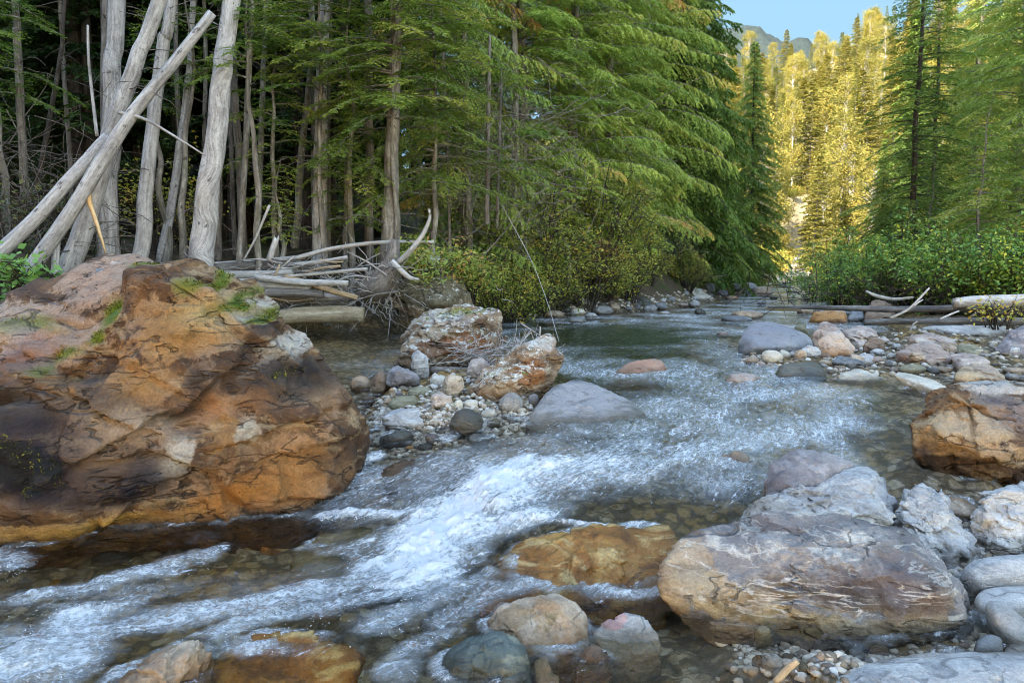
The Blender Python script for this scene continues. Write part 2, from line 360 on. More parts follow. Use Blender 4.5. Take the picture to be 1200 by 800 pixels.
# unseen forested ridge, added left and behind the viewpoint to block the sun
def ridge():
    nx, ny = 60, 110
    u, v = np.meshgrid(np.linspace(0, 1, nx), np.linspace(0, 1, ny), indexing='ij')
    sx, sy = math.sin(SUN_AZ), math.cos(SUN_AZ); q_ = 20 + 120 * u; p_ = -52 + 100 * v
    x = sx * q_ - sy * p_; y = sy * q_ + sx * p_
    z = 1.0 + 53 * sstep(0, 0.29, u) * sstep(0, 0.12, v) * sstep(1.0, 0.88, v)
    p = np.stack([x, y, z], -1).reshape(-1, 3); p[:, 2] += 3 * fbm(p * 0.12, 4, 2)
    i = np.arange(nx * ny).reshape(nx, ny)
    t = NT('shade_ridge_forest'); o = t.obj()
    c = t.ramp(t.noise(o, 0.5, 8, 0.75), [(0.35, (0.012, 0.022, 0.008)), (0.6, (0.05, 0.07, 0.02))])
    me = mesh_np('hill', p, [np.stack([i[:-1, :-1], i[1:, :-1], i[1:, 1:], i[:-1, 1:]], -1).reshape(-1, 4)], t.surf(t.princ(c, 0.9)))
    o = link('hill', me); o['kind'] = 'structure'
ridge()

def sky_backdrop():
    na, ne = 96, 24; a, e = np.meshgrid(np.linspace(RAD(-95), RAD(110), na), np.linspace(RAD(-6), RAD(38), ne), indexing='ij')
    p = 3200 * np.stack([np.sin(a) * np.cos(e), np.cos(a) * np.cos(e), np.sin(e)], -1).reshape(-1, 3); i = np.arange(na * ne).reshape(na, ne)
    t = NT('clear_sky'); em = t.node('ShaderNodeEmission', {'Color': (*SKY_BLUE, 1), 'Strength': 1.0}).outputs[0]
    o = link('sky', mesh_np('sky', p, [np.stack([i[:-1, :-1], i[1:, :-1], i[1:, 1:], i[:-1, 1:]], -1).reshape(-1, 4)], t.surf(em))); o['kind'] = 'structure'
sky_backdrop()

# ------------------------------------------------------------------ flowing water
CHAN = np.array([(25,70),(16,42),(10.2,29),(6,20),(3.0,13.5),(1.7,9.2),(1.15,7.0),(.55,5.7),(-.1,5.0),(-.65,4.45),(-1.3,4.05),(-2.2,3.6),(-3.6,2.9),(-7,1.6)], float)
def flow_uv(xy):
    ws = np.zeros(len(xy)); s = np.zeros(len(xy)); lat = np.zeros(len(xy)); acc = 0
    for i in range(len(CHAN) - 1):
        a, b = CHAN[i], CHAN[i + 1]; e = b - a; L = math.hypot(*e); e = e / L
        d = xy - a; t = d @ e; tc = np.clip(t, 0, L); q = d - tc[:, None] * e
        w = 1 / ((q ** 2).sum(1) + 0.25) ** 2; ws += w; s += w * (acc + t); lat += w * (d[:, 0] * -e[1] + d[:, 1] * e[0]); acc += L
    s /= ws; lat /= ws
    return s, lat
# white water: strokes (photo pixels on the water surface), half width in metres, strength
FOAM = [([(620,548),(585,562),(560,580),(530,605),(500,635),(482,660)],.30,1.25),([(700,545),(640,555),(600,575)],.28,.8),([(640,600),(600,610),(560,625),(520,650)],.12,.85),
        ([(380,606),(430,603),(490,600)],.07,.9),([(425,540),(440,535)],.08,1.0),([(860,520),(780,545),(700,560)],.20,.62),([(830,480),(860,510),(850,530)],.22,.55),
        ([(470,665),(400,690),(330,705),(240,720),(120,740),(20,770)],.17,.66),([(500,680),(430,705),(330,720),(250,745)],.10,.66),([(240,650),(180,672),(100,690),(30,705)],.11,.62),
        ([(100,720),(60,750),(20,790)],.24,.80),([(20,660),(0,650)],.1,.6),([(560,690),(500,712),(440,735)],.14,.5),([(800,440),(850,455),(900,470)],.5,.36),([(760,470),(840,490),(960,480)],.45,.36),
        ([(660,500),(720,520),(790,525)],.10,.45),([(650,690),(700,690)],.08,.5),([(460,790),(490,760),(520,740)],.1,.5),([(720,375),(780,372),(850,366)],.5,.35),([(900,345),(930,340)],1.2,.3),
        ([(960,515),(920,500),(870,490)],.16,.4),([(250,615),(310,607),(345,605)],.04,.45),([(990,500),(900,512),(820,532),(720,552),(620,575)],.34,.58),([(910,438),(860,470),(800,500),(740,520)],.50,.50),([(830,400),(860,425),(900,445)],.5,.42),
        ([(0,712),(150,697),(300,686),(430,668)],.22,.30),([(640,610),(700,616),(770,612)],.05,.7),([(600,660),(640,640),(700,650)],.08,.5),([(690,690),(740,700),(790,695)],.05,.6),([(520,730),(560,700),(620,690)],.10,.55),([(480,700),(520,690),(570,680)],.10,.5)]
def build_water():
    nr, na = 900, 860
    xy, q = polar_grid(1.4, 95, nr, -72, 62, na)
    sdv = np.maximum(psdf(xy, POLY), -psdf(xy, ISLE))
    keepv = sdv < 0.55; kq = keepv[q].all(1); q = q[kq]
    used = np.unique(q); remap = -np.ones(len(xy), int); remap[used] = np.arange(len(used)); xy = xy[used]; q = remap[q]; sdv = sdv[used]
    lev = wlevel(xy); s, lat = flow_uv(xy)
    foam = np.zeros(len(xy))
    jx = np.stack([fbm(np.c_[xy * 3.1, 0 * s], 3, 41), fbm(np.c_[xy * 3.1, 0 * s + 9], 3, 42)], 1) * 0.16
    for pts, hw, st in FOAM:
        P = np.array([[*on(a, b, 0.3)] for a, b in pts])
        for it in range(4): P = np.array([on(a, b, float(wlevel([p])[0])) for (a, b), p in zip(pts, P)])
        d = np.full(len(xy), 9e9); w = xy + jx * min(1, hw * 4)
        for i in range(len(P) - 1):
            a, b = P[i, :2], P[i + 1, :2]; e = b - a
            t = np.clip(((w - a) @ e) / (e @ e), 0, 1); d = np.minimum(d, ((w - a - t[:, None] * e) ** 2).sum(1))
        foam = np.maximum(foam, st * np.exp(-d / (hw * hw) * 0.9))
    # foam collars where the current meets stones
    from mathutils import kdtree
    pts = []
    for o in list(COL.objects):
        if o.type == 'MESH' and o.name.split('.')[0] in ('boulder', 'cobble'):
            n = len(o.data.vertices); co = np.empty(n * 3, np.float32); o.data.vertices.foreach_get('co', co); w = np.empty(n, np.float32); o.data.attributes['wl'].data.foreach_get('value', w)
            c3 = co.reshape(-1, 3) + np.array(o.location); m = np.abs(w) < 0.018; c3 = c3[m]
            if len(c3) > 400: c3 = c3[::len(c3) // 400 + 1]
            pts.append(c3)
    pts = np.vstack(pts); kd = kdtree.KDTree(len(pts))
    for i_, q_ in enumerate(pts): kd.insert((q_[0], q_[1], 0), i_)
    kd.balance(); sel = np.where(xy[:, 1] < 12)[0]; dn = np.full(len(xy), 9.0)
    dn[sel] = [kd.find((xy[k_, 0], xy[k_, 1], 0))[2] for k_ in sel]
    collar = np.exp(-(dn / 0.055) ** 2)
    # waves: long crests across the flow in fast water, flat in the pools
    rough = 0.006 + 0.042 * np.clip(foam, 0, 1)
    still = np.exp(-(((xy[:, 0] + 3.2) / 2.2) ** 2 + ((xy[:, 1] - 11) / 3.0) ** 2)); still2 = np.exp(-(((xy[:, 0] - 0.95) / .5) ** 2 + ((xy[:, 1] - 3.3) / .5) ** 2))
    rough *= 1 - 0.85 * np.maximum(still, still2)
    f3 = np.stack([s * 2.2, lat * 4.0, 0 * s], 1)
    wv = fbm(f3, 3, 21) * 0.9 + fbm(f3 * np.array([2.2, 2.6, 1]), 3, 22, ridge=True) * 0.8
    p3 = np.c_[xy * 14, 0 * s]; wv2 = fbm(p3, 3, 23, ridge=True)
    near = sstep(16, 7, xy[:, 1]); collar *= 1 - np.maximum(still, still2); foam = np.maximum(foam, 0.62 * collar * (0.6 + 0.8 * perlin(np.c_[xy * 5, 0 * s], 77)))
    lev = lev + 0.012 * collar
    pool = np.exp(-(((xy[:, 0] - 1.6) / 1.3) ** 2 + ((xy[:, 1] - 12.0) / 2.2) ** 2) * 1.2)
    run = sstep(4.0, 4.9, xy[:, 1]) * (1 - np.maximum(pool, still)) * sstep(0.05, 0.5, -sdv)
    foam = np.maximum(foam, run * (0.40 + 0.34 * fbm(np.c_[xy * 0.9, 0 * s], 3, 78)))
    z = lev + rough * wv + 0.030 * np.clip(foam, 0, 1.2) * wv2 * near
    depth = np.clip(z - terrain(xy), 0, 2)
    t = NT('stream_water'); uv = t.node('ShaderNodeAttribute', attribute_name='flow').outputs['Vector']; o = t.obj()
    fo = t.attr('foam'); calm = t.attr('calm')
    m1 = t.mapping(uv, (0, 0, 0), (4.0, 6.0, 1.0)); m2 = t.mapping(uv, (0, 0, 0.5), (15.0, 20.0, 1.0))
    h = t.math('ADD', t.noise(m1, 1.0, 5, 0.62, 1.2), t.math('MULTIPLY', t.noise(m2, 1.0, 4, 0.65, 0.8), 0.55))
    h = t.math('MULTIPLY', h, calm)
    nb = t.bump(h, 1.0, 0.024)
    fr = t.node('ShaderNodeFresnel', {'IOR': 1.29, 'Normal': nb}).outputs[0]
    gl = t.node('ShaderNodeBsdfGlossy', {'Color': (0.95, 0.97, 1, 1), 'Roughness': 0.06, 'Normal': nb}).outputs[0]
    dep = t.attr('depth')
    tint = t.ramp(t.math('MULTIPLY', dep, 1.0), [(0.0, (0.99, 0.98, 0.96)), (0.25, (0.93, 0.90, 0.76)), (0.55, (0.42, 0.55, 0.36)), (1.0, (0.10, 0.25, 0.14))])
    tr = t.node('ShaderNodeBsdfTransparent', {'Color': tint}).outputs[0]
    body = t.node('ShaderNodeBsdfDiffuse', {'Color': (0.10, 0.13, 0.075, 1)}).outputs[0]
    tr = t.node('ShaderNodeMixShader', {0: t.math('MULTIPLY', t.val(dep, 0.3, 1.2), 0.3), 1: tr, 2: body}).outputs[0]
    # fine bubbles carried along make fast water milky
    milk = t.node('ShaderNodeBsdfDiffuse', {'Color': (0.62, 0.70, 0.74, 1), 'Normal': nb}).outputs[0]
    aer = t.node('ShaderNodeMixShader', {0: t.math('MULTIPLY', t.val(t.math('ADD', fo, t.math('MULTIPLY', t.math('SUBTRACT', t.noise(m1, 0.7, 6, 0.7, 0.8), 0.5), 1.1)), 0.16, 0.9), 0.34), 1: tr, 2: milk}).outputs[0]
    wsh = t.node('ShaderNodeMixShader', {0: t.math('MULTIPLY', fr, t.val(fo, 0.08, 0.5, 0.55, 1.25)), 1: aer, 2: gl}).outputs[0]
    # foam broken into streaks along the flow and fine bubbles
    st1 = t.noise(t.mapping(uv, (0, 0, 0), (4.0, 15.0, 1)), 1.0, 8, 0.72, 1.6)
    st2 = t.noise(o, 30.0, 9, 0.8, 0.6)
    brk = t.math('ADD', t.math('MULTIPLY', t.math('SUBTRACT', st1, 0.5), 1.15), t.math('MULTIPLY', t.math('SUBTRACT', st2, 0.5), 0.95))
    brk = t.math('ADD', brk, 0.5)
    ff = t.val(t.math('ADD', t.math('MULTIPLY', fo, 0.42), brk), 0.70, 0.95)
    # lacy threads of foam drawn out by the current
    for fs, fw, k_ in (((2.6, 8.0, 1), 0.050, .85), ((6.5, 18.0, 1), 0.060, .8)):
        fl = t.math('ABSOLUTE', t.math('SUBTRACT', t.noise(t.mapping(uv, (0, 0, 0), fs), 1.0, 5, 0.68, 1.1), 0.5))
        ff = t.math('MAXIMUM', ff, t.math('MULTIPLY', t.math('MULTIPLY', t.val(fl, fw, 0.006), t.val(st2, 0.38, 0.6)), t.val(fo, 0.16, 0.75, 0.0, k_)))
    # loose white specks in moving water
    spk = t.val(t.noise(t.mapping(uv, (0, 0, 0), (30, 55, 1)), 1.0, 3, 0.6), 0.66, 0.74)
    ff = t.math('MAXIMUM', ff, t.math('MULTIPLY', t.math('MULTIPLY', spk, 0.5), t.val(fo, 0.08, 0.5)))
    fn = t.bump(st2, 0.8, 0.03, nb)
    fd = t.node('ShaderNodeBsdfPrincipled', {'Base Color': (0.80, 0.83, 0.86, 1), 'Roughness': 0.45, 'Normal': fn}).outputs[0]
    m = t.surf(t.node('ShaderNodeMixShader', {0: t.math('MULTIPLY', ff, 0.86), 1: wsh, 2: fd}).outputs[0])
    calmv = (1.0 - 0.72 * np.maximum(still, 0.6 * still2)) * (0.85 + 1.1 * np.clip(foam, 0, .8))
    me = mesh_np('stream', np.c_[xy, z], [q], m, {'foam': foam, 'depth': depth, 'calm': calmv, 'flow': np.stack([s, lat, 0 * s], 1)})
    w = link('stream', me); w['kind'] = 'structure'

# ------------------------------------------------------------------ boulders
_ico = {}
def ico(sub):
    if sub not in _ico:
        bm = bmesh.new(); bmesh.ops.create_icosphere(bm, subdivisions=sub, radius=1)
        bm.verts.ensure_lookup_table()
        v = np.array([x.co[:] for x in bm.verts]); v /= np.linalg.norm(v, axis=1, keepdims=True)
        f = np.array([[x.index for x in g.verts] for g in bm.faces]); bm.free(); _ico[sub] = (v, f)
    return _ico[sub]
def hull_planes(pts):
    bm = bmesh.new()
    for p in pts: bm.verts.new(p)
    r = bmesh.ops.convex_hull(bm, input=bm.verts)
    bm.normal_update(); c = np.mean([v.co[:] for v in bm.verts if v.link_faces], axis=0)
    N, D = [], []
    for f in sorted(bm.faces, key=lambda f: -f.calc_area()):
        n = np.array(f.normal[:]); d = float(n @ np.array(f.verts[0].co[:]))
        if n @ c > d: n, d = -n, -d
        if any(n @ m > 0.985 and abs(d - e) < 0.03 * max(abs(d), .1) for m, e in zip(N, D)): continue
        N.append(n); D.append(d)
    bm.free(); return np.array(N), np.array(D), c
LAND = []                                      # landmarks for the wording of small stones
def rock_mesh(pts, p=24, sub=5, rough=0.05, facet=0.05, facet_n=3.0, strata=None, seed=0, fine=0.012, paint=None, mat=None, name='boulder', cracks=0, cuts=None, ledges=()):
    if cuts is None: cuts = 10 if p > 19 else 0
    N, D, c = hull_planes(pts); d0 = np.maximum(D - N @ c, 1e-3)
    dirs, tri = ico(sub)
    q = np.maximum(dirs @ N.T / d0, 0); r = (q ** p).sum(1) ** (-1 / p)
    if cuts:
        P0 = c + dirs * r[:, None]; gg = np.random.default_rng(seed + 400)
        cn = gg.normal(size=(cuts, 3)); cn /= np.linalg.norm(cn, axis=1, keepdims=True); cn[:, 2] = np.abs(cn[:, 2]) - 0.15
        cn /= np.linalg.norm(cn, axis=1, keepdims=True)
        for nv in cn:
            sup = ((P0 - c) @ nv).max() * gg.uniform(0.82, 0.97); dn = dirs @ nv
            r = np.where(dn > 1e-3, np.minimum(r, sup / np.maximum(dn, 1e-3)), r)
    P = c + dirs * r[:, None]
    ext = np.ptp(np.array(pts), axis=0); Sz = float(np.prod(np.maximum(ext, .05)) ** (1 / 3))
    sv = seed * 7.31
    disp = rough * Sz * fbm(P / Sz * 2.2 + sv, 4, seed)
    if facet:
        for fn, fa in ((facet_n, 1.0), (facet_n * 2.3, 0.45), (facet_n * 5.1, 0.2)):
            X = P / Sz * fn + sv + 0.2 * np.stack([perlin(P / Sz * 5 + k * 9 + sv) for k in range(3)], 1)
            b, s2, idv, ctr = cells(X, seed)
            ang = idv * 40.0; tv = np.stack([np.cos(ang), np.sin(ang * 1.7), np.sin(ang)], 1)
            disp = disp + fa * facet * Sz * ((idv - 0.5) * 1.2 + 0.9 * ((X - ctr) * tv).sum(1)) * sstep(0.0, 0.06, s2 - b)
    if strata:
        sdir, th, amp = np.array(strata[0], float), strata[1], strata[2]; sdir /= np.linalg.norm(sdir)
        u = P @ sdir / th + 0.55 * fbm(P / Sz * 2.0 + sv + 3, 3, seed + 8)
        k = np.floor(u); fr = u - k
        h0 = (_hash(k.astype(np.int64), k.astype(np.int64) * 0, k.astype(np.int64) * 0, seed) & 0xFFFF) / 65535.
        h1 = (_hash(k.astype(np.int64) + 1, k.astype(np.int64) * 0, k.astype(np.int64) * 0, seed) & 0xFFFF) / 65535.
        patch = sstep(-0.25, 0.25, perlin(P / Sz * 1.7 + sv + 31))
        disp = disp + amp * ((h0 + (h1 - h0) * sstep(0.90, 1.0, fr)) - 0.5) * (0.35 + 0.65 * patch)
    for (a2, b2, Ya, Yb_, dd, fade) in ledges:
        A, B = at(*a2, Ya), at(*b2, Yb_); e = B - A; L = np.linalg.norm(e); e = e / L; nv = np.cross(e, np.array([0, 1.0, 0])); nv /= np.linalg.norm(nv)
        if nv[2] > 0: nv = -nv
        rel = P - A; tt = rel @ e; wob = 0.03 * perlin(P * 4.0 + 7 * dd, 5) + 0.012 * perlin(P * 15, 6); h_ = rel @ nv + wob
        win = sstep(-.06, .06, tt) * sstep(L + .06, L - .06, tt) * sstep(0.7, 0.45, np.abs((P - (A + B) / 2)[:, 1]))
        disp = disp - dd * win * sstep(-.008, .012, h_) * np.exp(-np.maximum(h_, 0) / fade)
    disp = disp + fine * Sz * fbm(P / Sz * 14 + sv, 3, seed + 4, ridge=True)
    if cracks:
        u = perlin(P / Sz * 1.6 + sv + 50, seed) + 0.25 * perlin(P / Sz * 6 + sv, seed + 2)
        disp = disp - cracks * Sz * np.exp(-(u / 0.018) ** 2)
    P = P + dirs * disp[:, None]
    at_ = {'wl': P[:, 2] - wlevel(P)}
    if paint is not None:
        col = np.zeros((len(P), 4)); w = P + 0.045 * Sz * np.stack([fbm(P / Sz * 4 + k * 11, 3, 60 + k) for k in range(3)], 1)
        for (px, py, Y, rad, cc, a) in paint:
            ctr = at(px, py, Y); rr = np.array(rad if hasattr(rad, '__len__') else (rad, rad * 1.6, rad))
            f = a * np.exp(-((((w - ctr) / rr) ** 2).sum(1)) ** 1.5)
            col[:, :3] = col[:, :3] * (1 - f[:, None]) * (col[:, 3:] > 0) + np.array(cc) * np.where(col[:, 3:] > 0, f[:, None], 1.0)
            col[:, 3] = np.maximum(col[:, 3], f)
        at_['paint'] = col
    else: at_['paint'] = np.zeros((len(P), 4))
    base = np.array([c[0], c[1], P[:, 2].min()])
    return mesh_np(name, P - base, [tri], mat, at_), base
def moss_part(ob, me, green=(0.12, 0.10)):
    # short moss growing where the stone's moss patches are
    n = len(me.vertices); co = np.empty(n * 3, np.float32); me.vertices.foreach_get('co', co); co = co.reshape(-1, 3); nr_ = np.empty(n * 3, np.float32); me.vertices.foreach_get('normal', nr_); nr_ = nr_.reshape(-1, 3)
    pc = np.empty(n * 4, np.float32); me.attributes['paint'].data.foreach_get('color', pc); pc = pc.reshape(-1, 4); g = np.random.default_rng(n)
    w = (pc[:, 3] > .45) & (pc[:, 1] > pc[:, 0]) & (pc[:, 2] < .08) & (nr_[:, 2] > .05); w &= perlin(co * 9.0, 3) + .5 * perlin(co * 24, 4) > -.12
    idx = np.where(w)[0]
    if len(idx) < 10: return
    idx = idx[g.integers(len(idx), size=min(9000, len(idx) * 4))]; P = co[idx] + g.normal(size=(len(idx), 3)) * .006; d = nr_[idx] + g.normal(size=P.shape) * .55; d /= np.linalg.norm(d, axis=1, keepdims=True)
    sdv_ = np.cross(d, g.normal(size=P.shape)); sdv_ /= np.linalg.norm(sdv_, axis=1, keepdims=True); L = g.uniform(.008, .024, len(P))[:, None]
    V = np.stack([P, P + d * L * .5 + sdv_ * L * .22, P + d * L, P + d * L * .5 - sdv_ * L * .22], 1).reshape(-1, 3)
    link('moss', mesh_np('moss', V, [np.arange(len(V)).reshape(-1, 4)], MOSS_M, {'tint': np.repeat(g.uniform(size=len(P)), 4)}, smooth=False), parent=ob)
def boulder(label, outline, Yb, Yt, mat, bulge=0.35, back=0.6, cat='boulder', group=None, short=None, extra=(), name='boulder', drop=0.25, **kw):
    """outline in photo pixels at its own depth: Yb at its lowest row, Yt at its highest; front bulge and back as shares of the width."""
    o = np.array(outline, float); x0, y0 = o.min(0); x1, y1 = o.max(0)
    dep = lambda py: Yb + (Yt - Yb) * (y1 - py) / max(y1 - y0, 1)
    W = (x1 - x0) / F * (Yb + Yt) / 2; c = o.mean(0); pts = []
    for px, py in o:
        q = at(px, py, dep(py)); pts.append(q)
        if py > y1 - 0.3 * (y1 - y0): pts.append(q + np.array([0, 0.05, -drop]))
    for s, dy in ((0.62, -bulge), (0.35, -bulge * 1.15)):
        for px, py in c + (o - c) * s: pts.append(at(px, py, dep(py)) + ray(px, py) * (dy * W * 0.5))
    for px, py in c + (o - c) * 0.72: pts.append(at(px, py, dep(py)) + ray(px, py) * (back * W * 0.6) + np.array([0, 0, -0.02]))
    for e in extra: pts.append(at(*e))
    me, base = rock_mesh(pts, mat=mat, name=name, **kw)
    ob = link(name, me, base); tag(ob, label, cat, group)
    if 'moss' in label: moss_part(ob, me)
    if short: LAND.append((short, c[0], c[1]))
    return ob
def C(crop, pts):
    x, y, s = crop; return [(x + a / s, y + b / s) for a, b in pts]
K1, K5, KR, KS = (400, 400, 4.615), (400, 320, 3.0), (850, 330, 6.153), (1010, 330, 6.153)

M_RUST = rock_mat('rusty_boulder_stone', [(0.016, 0.010, 0.007), (0.095, 0.045, 0.016), (0.27, 0.145, 0.05)], 2.2, 0.5, (0.3, 0.75, 0.2), 9,
                  [(0.035, 0.02, 0.015), (0.44, 0.32, 0.18)], 0.45, moss=0.0, lichen=0.0, bump=1.0, chips=1.2, crackl=0.35, paint=True, rough=0.62, var=0)
M_OLDRUST = rock_mat('mossy_rust_stone', [(0.10, 0.06, 0.035), (0.24, 0.16, 0.09), (0.42, 0.36, 0.28)], 2.2, 0.5, (0.2, 0.5, 0.4), 10,
                     None, 0.35, crackl=0.8, moss=0.3, lichen=0.8, bump=0.9, paint=True, var=0)
M_GNEISS = rock_mat('banded_gneiss', [(0.10, 0.092, 0.09), (0.205, 0.192, 0.188), (0.35, 0.33, 0.305)], 2.4, 0.75, (0.75, 0.15, 0.1), 7.5,
                    [(0.09, 0.065, 0.06), (0.60, 0.56, 0.49)], 0.35, bump=0.9, paint=True, var=0, lichen=0.0, veins=0.75, crackl=0.25)
M_GREY = rock_mat('grey_stone', [(0.11, 0.11, 0.11), (0.20, 0.20, 0.195), (0.32, 0.315, 0.30)], 3.0, 0.25, (0.4, 0.2, 0), 12, None, 0.35, lichen=0.0, bump=0.6, paint=True, var=0.15)
M_PALE = rock_mat('pale_grey_stone', [(0.20, 0.20, 0.20), (0.33, 0.33, 0.325), (0.48, 0.475, 0.46)], 3.0, 0.35, (0.6, 0.4, 0), 10, [(0.17, 0.17, 0.18), (0.6, 0.6, 0.58)], 0.35, bump=0.6, paint=True, var=0.2, veins=0.4, crackl=0.2)
M_TAN = rock_mat('tan_stone', [(0.17, 0.12, 0.085), (0.31, 0.24, 0.17), (0.46, 0.39, 0.30)], 2.8, 0.35, (0.3, 0.3, 0.2), 12, None, 0.35, bump=0.65, paint=True, stain=((0.30, 0.15, 0.045), 0.55), var=0.3, crackl=0.25)
M_PINK = rock_mat('pinkish_stone', [(0.17, 0.13, 0.11), (0.33, 0.265, 0.225), (0.48, 0.42, 0.36)], 2.8, 0.35, (0.3, 0.3, 0.2), 12, None, 0.35, bump=0.65, paint=True, var=0.25)
M_PURPLE = rock_mat('purple_grey_stone', [(0.09, 0.08, 0.085), (0.18, 0.165, 0.17), (0.31, 0.29, 0.285)], 3, 0.45, (0.5, 0.6, 0), 10, None, 0.3, bump=0.7, var=0.25)
M_OLIVE = rock_mat('olive_stone', [(0.09, 0.085, 0.05), (0.19, 0.175, 0.11), (0.31, 0.28, 0.18)], 3, 0.3, (0.2, 0.3, 0), 12, None, 0.35, bump=0.6, var=0.3)
M_DARK = rock_mat('dark_wet_stone', [(0.025, 0.027, 0.024), (0.06, 0.06, 0.05), (0.13, 0.12, 0.09)], 3, 0.3, (0.2, 0.3, 0), 12, None, 0.3, bump=0.6, rough=0.35, var=0.3)
M_OCHRE = rock_mat('ochre_stone', [(0.085, 0.032, 0.007), (0.26, 0.115, 0.02), (0.44, 0.26, 0.075)], 3.4, 0.7, (0.5, 0.2, 0.4), 9, [(0.05, 0.022, 0.008), (0.52, 0.40, 0.18)], 0.35, bump=0.8, rough=0.4, var=0.15, wet=0.3)
M_CREAM = rock_mat('cream_stone', [(0.32, 0.29, 0.23), (0.46, 0.43, 0.36), (0.58, 0.55, 0.47)], 3, 0.2, (0.2, 0.3, 0), 12, None, 0.3, bump=0.4, var=0.25)
M_GREEN = rock_mat('blue_green_stone', [(0.022, 0.036, 0.036), (0.055, 0.075, 0.072), (0.11, 0.135, 0.125)], 3.5, 0.35, (0.8, 0.3, 0.5), 9, [(0.015, 0.022, 0.022), (0.36, 0.34, 0.24)], 0.35, bump=0.45, rough=0.5, var=0)
M_BLUE = rock_mat('blue_grey_stone', [(0.085, 0.092, 0.10), (0.145, 0.155, 0.165), (0.24, 0.25, 0.26)], 3, 0.2, (0.2, 0.3, 0), 12, None, 0.3, bump=0.5, var=0.25)
M_BROWN = rock_mat('brown_stone', [(0.07, 0.045, 0.03), (0.15, 0.10, 0.065), (0.26, 0.19, 0.13)], 3, 0.3, (0.2, 0.3, 0), 12, None, 0.35, bump=0.7, var=0.3)
MATS = {'grey': M_GREY, 'pale': M_PALE, 'tan': M_TAN, 'pinkish': M_PINK, 'purple': M_PURPLE, 'olive': M_OLIVE, 'dark': M_DARK, 'ochre': M_OCHRE, 'cream': M_CREAM, 'bluish': M_BLUE, 'brown': M_BROWN}

_t = NT('moss'); MOSS_M = _t.surf(_t.princ(_t.ramp(_t.attr('tint'), [(0, (.035, .045, .008)), (.6, (.12, .125, .018)), (1, (.22, .20, .04))]), .9, None, .1))
# the great rust-coloured boulder on the left
PKW, OCH, ORG, PUR, BLK, WHT, MOS = (0.34,0.24,0.17), (0.30,0.155,0.04), (0.30,0.115,0.012), (0.022,0.015,0.019), (0.012,0.009,0.008), (0.50,0.47,0.40), (0.15,0.17,0.02)
GB = [(-130,645,4.3),(0,637,4.42),(100,632,4.46),(250,620,4.55),(350,607,4.7),(397,580,4.95),(413,540,5.15),(421,490,5.35),(405,450,5.5),(378,415,5.6),(345,385,5.65),(310,362,5.6),
      (272,336,5.5),(238,319,5.45),(200,318,5.5),(165,302,5.8),(120,300,5.9),(60,326,5.7),(0,366,5.4),(-130,430,5.2),
      (-130,560,4.2),(40,560,4.28),(150,530,4.40),(250,540,4.48),(330,560,4.66),(205,345,5.0),(150,400,4.72),(260,400,4.85),(60,450,4.62),(330,450,5.0),(390,500,5.0),
      (0,400,7.2),(150,325,7.4),(330,385,6.8),(400,470,6.4),(-130,440,7),(0,700,4.5),(350,660,4.7),(-130,700,4.4),(410,600,5.4),(200,690,6.8)]
